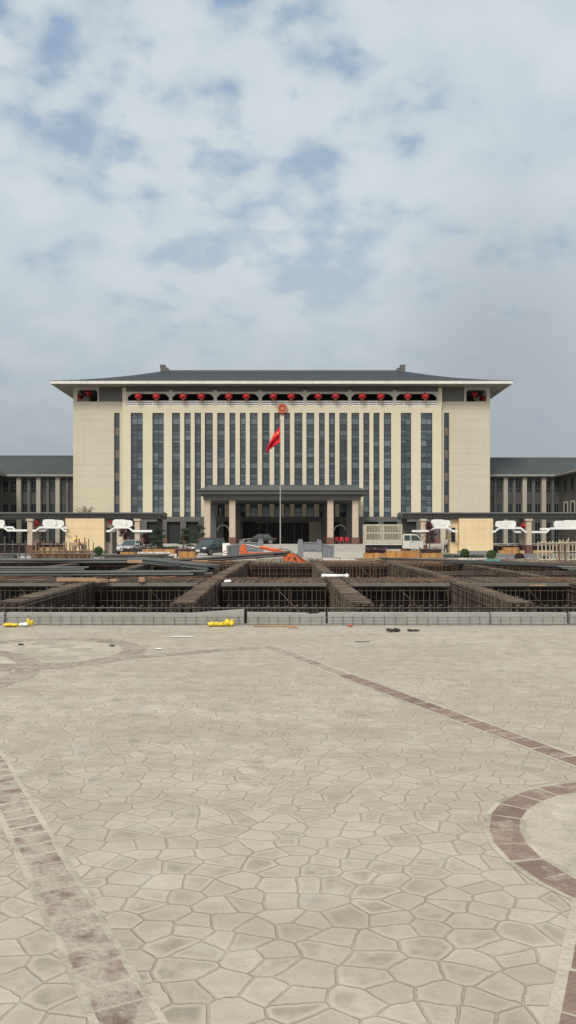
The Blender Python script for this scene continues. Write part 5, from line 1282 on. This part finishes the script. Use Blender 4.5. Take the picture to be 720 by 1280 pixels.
sil = car('parked_car', 'silver car parked in front of the purple tree at the left', 4.3, 1.80, 1.52, 'car_silver', False)
put(sil, (PX(164.8, 82.5), 82.0, .005), R(-90 - 10))
blk = car('parked_car', 'black car parked side on under the entrance portico', 4.8, 1.85, 1.50, 'car_black', False)
put(blk, (PX(325, 110), 110.4, TZ + .005), R(180))

def truck():
    Y0 = 80.2; t = thing('cargo_truck', 'white truck with a slatted cargo bed parked facing right', 'truck', (PX(455, Y0), Y0, 0)); q = lambda p: PX(p, Y0); zz = lambda p: PZ(p, Y0)
    xa, xb = q(456), q(502.5); D = 2.1; zf = zz(679.5); ztp = zz(655.5)
    b = MB(); b.box(xa, xb, Y0, Y0 + D, zf - .14, zf); b.build('bed_floor', 'truck_white', t)
    b = MB(); b.box(xa + .2, q(526), Y0 + .6, Y0 + D - .6, .55, zf - .142); b.build('chassis', 'plastic_dark', t)
    def slatted(y_, nm):
        fr = MB()
        for xx in (xa, (xa + xb) / 2 - .06, xb - .12): fr.box(xx, xx + .14, y_ - .02, y_ + .08, zf + .002, ztp)
        for z_ in (zf + .04, zf + 1.05, ztp - .14): fr.box(xa + .142, xb - .122, y_ - .015, y_ + .06, z_, z_ + .14)
        fr.build(nm, 'truck_rail', t); sl = MB(); n = 22
        for k in range(n): xx = xa + .2 + (xb - xa - .4) * k / (n - 1); sl.bar((xx, y_ + .02, zf + .1), (xx, y_ + .02, ztp - .1), .026)
        sl.build('slats', 'truck_rail', t)
        lo = MB(); lo.box(xa + .145, xb - .125, y_ + .07, y_ + .1, zf + .003, zf + .42); lo.build('side_board', 'truck_white', t)
    slatted(Y0, 'side_frame'); slatted(Y0 + D - .1, 'side_frame')
    fr = MB(); fr.box(xb - .1, xb, Y0 + .1, Y0 + D - .12, zf + .002, ztp - .5); fr.build('headboard', 'truck_rail', t)
    fr = MB()
    for y_ in (Y0 + .1, Y0 + .7, Y0 + 1.3, Y0 + 1.9): fr.box(xa, xa + .08, y_, y_ + .08, zf + .002, ztp - .2)
    fr.build('tail_frame', 'truck_rail', t)
    # cab profile (nose right)
    c0, c1 = q(503.3), q(529.5); zr = zz(667.5)
    prof = [(c0, .62), (c1 - .02, .50), (c1, .75), (c1 - .03, 1.25), (c1 - .10, 1.42), (c1 - .62, zr - .10), (c1 - .85, zr), (c0 + .1, zr), (c0, zr - .12)]
    cb = MB(); cb.prism(prof, Y0 + .05, Y0 + 1.95, 'y'); cab = cb.build('cab', 'truck_white', t, bevel=.05)
    w = MB(); w.prism([(c0 + .18, 1.45), (c0 + .78, 1.45), (c0 + .78, zr - .14), (c0 + .18, zr - .14)], Y0 + .03, Y0 + .049); w.prism([(c0 + .92, 1.45), (c1 - .22, 1.45), (c1 - .70, zr - .16), (c0 + .92, zr - .14)], Y0 + .03, Y0 + .049); w.build('side_windows', 'car_glass', cab)
    w = MB(); w.add([(c1 - .115 + .02, Y0 + .18, 1.46), (c1 - .115 + .02, Y0 + 1.82, 1.46), (c1 - .62 + .02, Y0 + 1.78, zr - .12), (c1 - .62 + .02, Y0 + .22, zr - .12)], [(0, 1, 2, 3)]); w.build('windscreen', 'car_glass', cab)
    d = MB(); d.box(c0 + .84, c0 + .86, Y0 + .035, Y0 + .049, .75, zr - .1); d.box(c0 + .95, c0 + 1.12, Y0 + .02, Y0 + .049, 1.28, 1.32); d.build('door_seam', 'plastic_dark', cab)
    h = MB(); h.ball((c1 - .05, Y0 + .32, .98), .09, .16, .11, 12, 8); h.build('headlight', 'lamp_clear', cab); h = MB(); h.ball((c1 - .05, Y0 + 1.68, .98), .09, .16, .11, 12, 8); h.build('headlight', 'lamp_clear', cab)
    m_ = MB(); m_.bar((c1 - .35, Y0 + .03, 1.9), (c1 - .12, Y0 - .18, 1.85), .015); m_.box(c1 - .16, c1 - .10, Y0 - .28, Y0 - .12, 1.55, 1.88); m_.build('mirror', 'plastic_dark', cab)
    m_ = MB(); m_.box(c1 - .2, c1 + .06, Y0 + .02, Y0 + 1.98, .42, .62); m_.build('bumper', 'balustrade', t)
    for x_ in (xa + 1.1, q(517)):
        for y_, sd in ((Y0 + .22, -1), (Y0 + 1.82, 1)): wheel(t, x_, y_, .40, .26, sd)
truck()

# excavator --------------------------------------------------------------------
def excavator():
    Y0 = 51.0; q = lambda p: PX(p, Y0); zz = lambda p: PZ(p, Y0)
    t = thing('excavator', 'orange excavator reaching out of the far side of the pit', 'excavator', (q(392), Y0, PIT_Z)); y0, y1 = Y0 - .6, Y0 - .15
    yc = (y0 + y1) / 2
    # bucket standing on end
    b = MB(); prof = [(q(301), zz(696)), (q(300.3), zz(686)), (q(302.2), zz(681)), (q(305.8), zz(680)), (q(308.2), zz(684)), (q(310), zz(692)), (q(309), zz(697)), (q(305), zz(698))]
    b.prism(prof, y0 - .12, y1 + .12); bk = b.build('bucket', 'orange_paint', t, bevel=.02)
    b = MB()
    for k in range(4): x_ = y0 - .08 + k * .2; b.prism([(q(301), zz(696)), (q(303), zz(699.5)), (q(304), zz(697))], x_, x_ + .07)
    b.build('teeth', 'steel_dark', bk)
    # stick
    b = MB(); b.prism([(q(308.2), zz(690)), (q(309), zz(695.5)), (q(338), zz(694)), (q(353), zz(691.5)), (q(353), zz(686.5)), (q(335), zz(689.8))], y0 + .05, y1 - .05); b.build('stick', 'orange_paint', t, bevel=.015)
    b = MB(); b.bar((q(308), yc, zz(681)), (q(326), yc, zz(684.4)), .055, 0, 10); b.build('cylinder_rod', 'chrome', t)
    b = MB(); b.bar((q(325), yc, zz(683.6)), (q(352), yc, zz(689)), .11, 0, 12); b.build('cylinder', 'orange_paint', t)
    b = MB(); b.bar((q(305), yc - .05, zz(682)), (q(310), yc - .05, zz(692)), .06, 0, 8); b.build('bucket_link', 'steel_dark', t)
    # boom
    b = MB(); b.prism([(q(350), zz(688.5)), (q(357), zz(688.2)), (q(367), zz(692)), (q(380), zz(699)), (q(396), zz(712)), (q(402), zz(724)), (q(397), zz(724)), (q(390), zz(716)), (q(376), zz(704)), (q(366), zz(701)), (q(356), zz(702))], y0, y1); bo = b.build('boom', 'orange_paint', t, bevel=.02)
    b = MB()
    for (a, c, r_) in ((361, 697.5, .07), (368.5, 697.8, .10), (354.5, 690.5, .07), (384, 706, .08)): b.bar((q(a), y0 - .03, zz(c)), (q(a), y0 - .002, zz(c)), r_, 0, 14)
    b.build('pivot_pins', 'steel_dark', bo)
    b = MB(); pts = [(q(344), yc - .3, zz(688)), (q(352), yc - .3, zz(685.8)), (q(360), yc - .3, zz(687)), (q(372), yc - .3, zz(694)), (q(384), yc - .3, zz(704))]; b.path(pts, .022); b.build('hydraulic_hose', 'rubber', bo)
    b = MB(); b.box(q(379), q(385), y0 + .1, y1 - .1, zz(699.4), zz(697)); b.build('bracket', 'balustrade_base', bo)
    # machine body down in the pit
    b = MB(); b.box(q(383), q(420), Y0 - 1.0, Y0 - .1 + .0, PIT_Z + .75, PIT_Z + 1.7); b.build('engine_housing', 'orange_paint', t, bevel=.08)
    b = MB(); b.prism([(q(390), PIT_Z + 1.702), (q(408), PIT_Z + 1.702), (q(408), PIT_Z + 2.6), (q(394), PIT_Z + 2.6)], Y0 - 1.7, Y0 - 1.002); b.build('cab', 'car_glass', t, bevel=.04)
    for yy in (Y0 - 1.75, Y0 - .5):
        b = MB(); prof = []
        for (cx_, a0) in ((q(420), -90), (q(380), 90)):
            for k in range(9): a_ = R(a0 + 180 * k / 8); prof.append((cx_ + .33 * math.cos(a_), PIT_Z + .36 + .33 * math.sin(a_)))
        b.prism(prof, yy, yy + .4); b.build('track', 'rubber', t)
excavator()

# chairs by the entrance -----------------------------------------------------------
def chair_proto():
    t = thing('waiting_chair', 'x', 'chair'); b = MB(); b.box(-.27, .27, -.25, .25, .42, .50); b.build('seat', 'chair_red', t, bevel=.02)
    b = MB(); b.box(-.27, .27, .22, .29, .505, 1.0); b.build('backrest', 'chair_red', t, bevel=.02)
    for sx in (-.23, .23):
        for sy in (-.21, .21): b = MB(); b.bar((sx, sy, 0), (sx * .95, sy * .95, .42), .022); b.build('leg', 'pole_steel', t)
    return t
ch = chair_proto()
for k, (p, lb) in enumerate(((420.8, 'leftmost of three red chairs between the right portico columns'), (427.1, 'middle one of three red chairs between the right portico columns'), (433.7, 'rightmost of three red chairs between the right portico columns'))):
    o = ch if k == 0 else copy_tree(ch); put(o, (PX(p, 109), 109, TZ), 0); o['label'] = lb; o['group'] = 'red chairs in the entrance'

# people ---------------------------------------------------------------------------
def skin_mesh(name, joints, links, m_, parent, root=0):
    me = bpy.data.meshes.new(name); me.from_pydata([j[0] for j in joints], links, []); o = bpy.data.objects.new(name, me); COL.objects.link(o)
    if parent: o.parent = parent
    md = o.modifiers.new('skin', 'SKIN'); md.use_smooth_shade = True
    sv = me.skin_vertices[0].data if me.skin_vertices else None
    if sv is None: return o
    for i, j in enumerate(joints): sv[i].radius = (j[1], j[1] if len(j) < 3 else j[2]); sv[i].use_root = (i == root)
    ss = o.modifiers.new('sub', 'SUBSURF'); ss.levels = ss.render_levels = 2
    for m in (m_ if isinstance(m_, list) else [m_]): me.materials.append(M[m])
    return o
def ensure_skin(name, joints, links, m_, parent):
    import bmesh
    me = bpy.data.meshes.new(name); bm = bmesh.new(); lay = bm.verts.layers.skin.verify(); vs = []
    for k, j in enumerate(joints):
        v = bm.verts.new(j[0]); v[lay].radius = (j[1], j[2] if len(j) > 2 else j[1]); v[lay].use_root = (k == 0); vs.append(v)
    for a, c in links: bm.edges.new((vs[a], vs[c]))
    bm.to_mesh(me); bm.free()
    o = bpy.data.objects.new(name, me); COL.objects.link(o); o.parent = parent
    md = o.modifiers.new('skin', 'SKIN'); md.use_smooth_shade = True; ss = o.modifiers.new('sub', 'SUBSURF'); ss.levels = ss.render_levels = 2
    me.materials.append(M[m_]); return o
def person(label, pose, shirt, hat, face=-1):
    t = thing('person', label, 'person')
    if pose == 'bend':   # facing -X, bent forward at the hips, hands at work
        J = dict(pel=(0, 0, .93), sp=(-.18, 0, 1.12), ch=(-.36, 0, 1.22), nk=(-.47, 0, 1.28), hd=(-.56, 0, 1.33), ht=(-.62, 0, 1.42),
                 hl=(.0, .10, .90), kl=(-.16, .13, .50), al=(.05, .14, .09), tl=(-.13, .15, .04), hr=(.0, -.10, .90), kr=(-.10, -.13, .50), ar=(.12, -.14, .09), tr=(-.06, -.15, .04),
                 sl=(-.38, .19, 1.20), el=(-.44, .24, .94), wl=(-.58, .16, .76), sr=(-.38, -.19, 1.20), er=(-.46, -.24, .94), wr=(-.62, -.14, .78))
    else:                # walking, facing -X
        J = dict(pel=(0, 0, .95), sp=(0, 0, 1.15), ch=(-.02, 0, 1.36), nk=(-.02, 0, 1.50), hd=(-.04, 0, 1.60), ht=(-.04, 0, 1.70),
                 hl=(0, .10, .92), kl=(-.14, .11, .52), al=(-.16, .11, .10), tl=(-.32, .12, .05), hr=(0, -.10, .92), kr=(.05, -.11, .50), ar=(.26, -.11, .14), tr=(.14, -.12, .05),
                 sl=(-.01, .19, 1.42), el=(.10, .24, 1.16), wl=(.02, .24, .93), sr=(-.01, -.19, 1.42), er=(-.08, -.24, 1.16), wr=(-.24, -.22, .98))
    rad = dict(pel=(.14, .10), sp=(.13, .10), ch=(.15, .10), nk=(.055,), hd=(.085,), ht=(.07,), hl=(.085,), kl=(.06,), al=(.045,), tl=(.035,), hr=(.085,), kr=(.06,), ar=(.045,), tr=(.035,), sl=(.065,), el=(.045,), wl=(.03,), sr=(.065,), er=(.045,), wr=(.03,))
    keys = list(J); idx = {k: i for i, k in enumerate(keys)}
    E = [('pel', 'sp'), ('sp', 'ch'), ('ch', 'nk'), ('nk', 'hd'), ('hd', 'ht'), ('pel', 'hl'), ('hl', 'kl'), ('kl', 'al'), ('al', 'tl'), ('pel', 'hr'), ('hr', 'kr'), ('kr', 'ar'), ('ar', 'tr'), ('ch', 'sl'), ('sl', 'el'), ('el', 'wl'), ('ch', 'sr'), ('sr', 'er'), ('er', 'wr')]
    joints = [(J[k],) + (rad[k] if len(rad[k]) > 1 else (rad[k][0], rad[k][0])) for k in keys]; links = [(idx[a], idx[c]) for a, c in E]
    # hands: palm and five fingers grown from each wrist
    for w in ('wl', 'wr'):
        el_ = Vector(J['el' if w == 'wl' else 'er']); p = Vector(J[w]); d = (p - el_).normalized(); s_ = d.cross(Vector((1, 0, .2))).normalized(); joints.append((tuple(p + d * .07), .032, .016)); pi = len(joints) - 1; links.append((idx[w], pi))
        for k, (o_, l_) in enumerate(((-.03, .07), (-.01, .085), (.01, .08), (.03, .065))):
            joints.append((tuple(p + d * .11 + s_ * o_), .010, .010)); links.append((pi, len(joints) - 1)); joints.append((tuple(p + d * (.11 + l_ * .7) + s_ * o_ + Vector((-.02, 0, 0))), .008, .008)); links.append((len(joints) - 2, len(joints) - 1))
        joints.append((tuple(p + d * .07 + s_ * -.055), .010, .010)); links.append((pi, len(joints) - 1))
    body = ensure_skin('body', joints, links, 'skin', t)
    # clothes as slightly larger skins over the same joints
    def cloth(nm, ks, es, m_, grow):
        ids = {k: i for i, k in enumerate(ks)}; js = [(J[k], rad[k][0] + grow, (rad[k][1] if len(rad[k]) > 1 else rad[k][0]) + grow) for k in ks]; ensure_skin(nm, js, [(ids[a], ids[c]) for a, c in es], m_, t)
    cloth('shirt', ['sp', 'ch', 'sl', 'el', 'sr', 'er', 'pel'], [('pel', 'sp'), ('sp', 'ch'), ('ch', 'sl'), ('sl', 'el'), ('ch', 'sr'), ('sr', 'er')], shirt, .024)
    cloth('trousers', ['pel', 'hl', 'kl', 'al', 'hr', 'kr', 'ar'], [('pel', 'hl'), ('hl', 'kl'), ('kl', 'al'), ('pel', 'hr'), ('hr', 'kr'), ('kr', 'ar')], 'trousers', .020)
    h = Vector(J['hd']); ht = Vector(J['ht']); c = (h + ht) / 2 + Vector((0, 0, .03))
    b = MB(); b.ball(tuple(c + Vector((.015, 0, .03))), .105, .09, .085, 14, 9); b.build('hair', 'hair', t, smooth=True)
    f = MB()
    for sy in (-.03, .03): f.ball((c.x - .092, sy, c.z - .0), .010, .014, .010, 8, 6)
    f.build('eyes', 'hair', t); f = MB(); f.ball((c.x - .105, 0, c.z - .03), .018, .013, .022, 8, 6); f.build('nose', 'skin', t); f = MB(); f.ball((c.x - .09, 0, c.z - .068), .012, .026, .007, 8, 6); f.build('mouth', 'shirt_pink', t)
    if hat:
        b = MB(); cc = c + Vector((-.02, 0, .05)); n = 18
        for i in range(6):
            th = math.pi / 2 * i / 5
            for k in range(n): a = 2 * math.pi * k / n; b.v.append((cc.x + .145 * math.cos(th) * math.cos(a), cc.y + .125 * math.cos(th) * math.sin(a), cc.z + .13 * math.sin(th)))
        for i in range(5):
            for k in range(n): a = i * n + k; c2 = i * n + (k + 1) % n; b.f.append((a, c2, c2 + n, a + n)); b.m.append(0)
        b.bar((cc.x, cc.y, cc.z - .012), (cc.x, cc.y, cc.z + .008), .175, 0, 20); b.build('hard_hat', 'helmet', t, smooth=True)
    return t
p1 = person('worker in a yellow hard hat and dull pink shirt bending among the tan stakes', 'bend', 'shirt_pink', True)
put(p1, (PX(105.5, 59.5), 59.5, .05), R(18)); p1.scale = (1.12, 1.12, 1.05)
p2 = person('distant person in a grey shirt walking beside the purple tree right of the truck', 'walk', 'shirt_grey', False)
put(p2, (PX(547.5, 87), 82.6, .01), R(25))

# scattered rubble on the soil strip ----------------------------------------------------
b = MB(); rr = random.Random(5)
for k in range(300):
    x_ = rr.uniform(-24, 24); y_ = rr.uniform(51, 62); s_ = rr.uniform(.03, .10); b.ball((x_, y_, .10 + s_ * .3), s_, s_ * rr.uniform(.6, 1.3), s_ * rr.uniform(.4, .9), 6, 4)
o = tag(b.build('rubble', 'soil_stone'), 'pale rubble scattered over the soil behind the pit', 'rubble', kind='stuff')
rr = random.Random(9)
lbs = ['left of the tan stakes', 'behind the timber planks', 'in front of the silver car', 'in front of the pale blocks', 'left of the dark grey car', 'below the flag terrace', 'right of the flag terrace', 'below the low planter by the truck', 'below the tallest planter', 'right of the tallest planter', 'below the left ball shrub', 'left of the brown shrub']
for (px_, lb) in zip((20, 135, 160, 195, 228, 300, 425, 462, 500, 545, 590, 635), lbs):
    Y = rr.uniform(52, 55); t = MB(); L_ = rr.uniform(.9, 2.2)
    for k in range(4): yy = -.2 + .12 * k; t.box(-L_ / 2 + rr.uniform(-.2, .2), L_ / 2 + rr.uniform(-.2, .2), yy, yy + .09, .0 + .02 * (k % 2), .07 + .05 * rr.random())
    o = t.build('board_pile', rr.choice(['stake_tan', 'steel_dark', 'block_pale', 'form_sheet'])); put(o, (PX(px_, Y), Y, .16), rr.uniform(-.3, .3)); tag(o, 'small pile of loose boards on the pit rim ' + lb, 'boards', 'board piles on the far rim of the pit')

# ------------------------------------------------------------------ light, sky, camera
SUN_EL, SUN_AZ = 46.0, 205.0     # azimuth clockwise from +Y (north): behind and to the left of the camera
sd = Vector((math.sin(R(SUN_AZ)) * math.cos(R(SUN_EL)), math.cos(R(SUN_AZ)) * math.cos(R(SUN_EL)), math.sin(R(SUN_EL))))
ld = bpy.data.lights.new('sun', 'SUN'); ld.energy = 1.5; ld.angle = R(12); ld.color = (1.0, .95, .86)
lo_ = bpy.data.objects.new('sun', ld); COL.objects.link(lo_); lo_.rotation_euler = (-sd).to_track_quat('-Z', 'Y').to_euler(); lo_.location = (0, 0, 60)
W = bpy.data.worlds.new('World'); S.world = W; W.use_nodes = True; nt = W.node_tree; N, L = nt.nodes, nt.links
bg = N['Background']; BGS = 0.10; bg.inputs['Strength'].default_value = BGS
sky = N.new('ShaderNodeTexSky'); sky.sky_type = 'NISHITA'; sky.sun_disc = False; sky.sun_elevation = R(SUN_EL); sky.sun_rotation = R(SUN_AZ)
sky.air_density = 1.3; sky.dust_density = 3.0; sky.ozone_density = 1.5
tc = N.new('ShaderNodeTexCoord'); sp = N.new('ShaderNodeSeparateXYZ'); L.new(tc.outputs['Generated'], sp.inputs[0])
def math_(op, a, b_=None, c=None, clamp=False):
    n = N.new('ShaderNodeMath'); n.operation = op; n.use_clamp = clamp
    for i, v in enumerate((a, b_, c)):
        if v is None: continue
        if isinstance(v, (int, float)): n.inputs[i].default_value = v
        else: L.new(v, n.inputs[i])
    return n.outputs[0]
def mrange(v, a, b_, c, d, smooth=True):
    n = N.new('ShaderNodeMapRange'); n.clamp = True
    if smooth: n.interpolation_type = 'SMOOTHSTEP'
    for k_, q_ in zip(('From Min', 'From Max', 'To Min', 'To Max'), (a, b_, c, d)): n.inputs[k_].default_value = q_
    L.new(v, n.inputs['Value']); return n.outputs['Result']
def mixc(f, a, b_, bt='MIX'):
    n = N.new('ShaderNodeMix'); n.data_type = 'RGBA'; n.blend_type = bt
    if isinstance(f, (int, float)): n.inputs[0].default_value = f
    else: L.new(f, n.inputs[0])
    for i, c in ((6, a), (7, b_)):
        if isinstance(c, tuple): n.inputs[i].default_value = c + (1,)
        else: L.new(c, n.inputs[i])
    return n.outputs[2]
zc = math_('MAXIMUM', sp.outputs['Z'], 0.0); den = math_('ADD', zc, 0.34)
u = math_('DIVIDE', sp.outputs['X'], den); v_ = math_('DIVIDE', sp.outputs['Y'], den)
cv = N.new('ShaderNodeCombineXYZ'); L.new(u, cv.inputs[0]); L.new(v_, cv.inputs[1])
def wnoise(sc, det, ro, off=(0, 0, 0), dist=0.0):
    mp = N.new('ShaderNodeMapping'); mp.inputs['Location'].default_value = off; L.new(cv.outputs[0], mp.inputs['Vector'])
    n = N.new('ShaderNodeTexNoise'); n.inputs['Scale'].default_value = sc; n.inputs['Detail'].default_value = det; n.inputs['Roughness'].default_value = ro; n.inputs['Distortion'].default_value = dist
    L.new(mp.outputs[0], n.inputs['Vector']); return n.outputs['Fac']
n_big = wnoise(1.7, 4, .5, (9.6, 4.4, 0)); n_mid = wnoise(7.6, 7, .46, (1.3, 7.7, 0), .12); n_fin = wnoise(19, 6, .45, (0, 2, 4))
cov = math_('ADD', math_('MULTIPLY', n_big, .50), math_('ADD', math_('MULTIPLY', n_mid, .50), math_('MULTIPLY', n_fin, .34)))
gap = N.new('ShaderNodeVectorMath'); gap.operation = 'DOT_PRODUCT'; L.new(tc.outputs['Generated'], gap.inputs[0]); gap.inputs[1].default_value = tuple(Vector((-95, 950, 560)).normalized())
cov = math_('SUBTRACT', cov, math_('MULTIPLY', mrange(gap.outputs['Value'], .93, 1.0, 0, 1), .06))
cloud = mrange(cov, .485, .645, 0, 1)
K = 1 / BGS
lowhaze = mrange(sp.outputs['Z'], .0, .40, 1, 0)
blue = mixc(.6, sky.outputs[0], (.250 * K, .360 * K, .480 * K))
veil = mixc(mrange(sp.outputs['Z'], 0.2, .58, .80, .05), blue, (.375 * K, .428 * K, .475 * K))
cl_col = mixc(mrange(n_mid, .35, .7, 0, 1), (.405 * K, .460 * K, .503 * K), (.470 * K, .518 * K, .550 * K))
base = mixc(cloud, veil, cl_col)
hz_col = (.248 * K, .278 * K, .308 * K)
base = mixc(math_('MULTIPLY', lowhaze, .93), base, hz_col)
# faint brown smoke drifting on the right of the view
dx = math_('SUBTRACT', sp.outputs['X'], .26); dz = math_('SUBTRACT', sp.outputs['Z'], .24)
dist = math_('SQRT', math_('ADD', math_('MULTIPLY', math_('MULTIPLY', dx, dx), 1.6), math_('MULTIPLY', math_('MULTIPLY', dz, dz), .9)))
fwd = mrange(sp.outputs['Y'], .3, .7, 0, 1)
smoke = math_('MULTIPLY', math_('MULTIPLY', mrange(dist, .0, .24, .5, 0), fwd), mrange(n_mid, .3, .7, .6, 1.1))
base = mixc(smoke, base, (.222 * K, .242 * K, .262 * K))
# bright thin cloud around the hidden sun and overhead
dt = N.new('ShaderNodeVectorMath'); dt.operation = 'DOT_PRODUCT'; L.new(tc.outputs['Generated'], dt.inputs[0]); dt.inputs[1].default_value = tuple(sd)
glow = mrange(dt.outputs['Value'], .35, 1.0, 0, 1)
base = mixc(math_('MULTIPLY', glow, .85), base, (1.45 * K, 1.38 * K, 1.25 * K))
L.new(base, bg.inputs['Color'])

cam = bpy.data.cameras.new('camera'); co = bpy.data.objects.new('camera', cam); COL.objects.link(co); S.camera = co
co.location = (0, 0, EYE); co.rotation_euler = (R(90), 0, 0)
cam.sensor_fit = 'VERTICAL'; cam.sensor_height = 36; cam.sensor_width = 24; cam.lens = F / 1280 * 36; cam.shift_y = (HY - 640) / 1280
cam.clip_start = .05; cam.clip_end = 6000
S.view_settings.view_transform = 'Standard'; S.view_settings.look = 'None'; S.view_settings.gamma = 1.0; S.view_settings.use_curve_mapping = False
S.view_settings.exposure = 0.45
S.cycles.use_denoising = True
S.cycles.max_bounces = 6; S.cycles.diffuse_bounces = 3
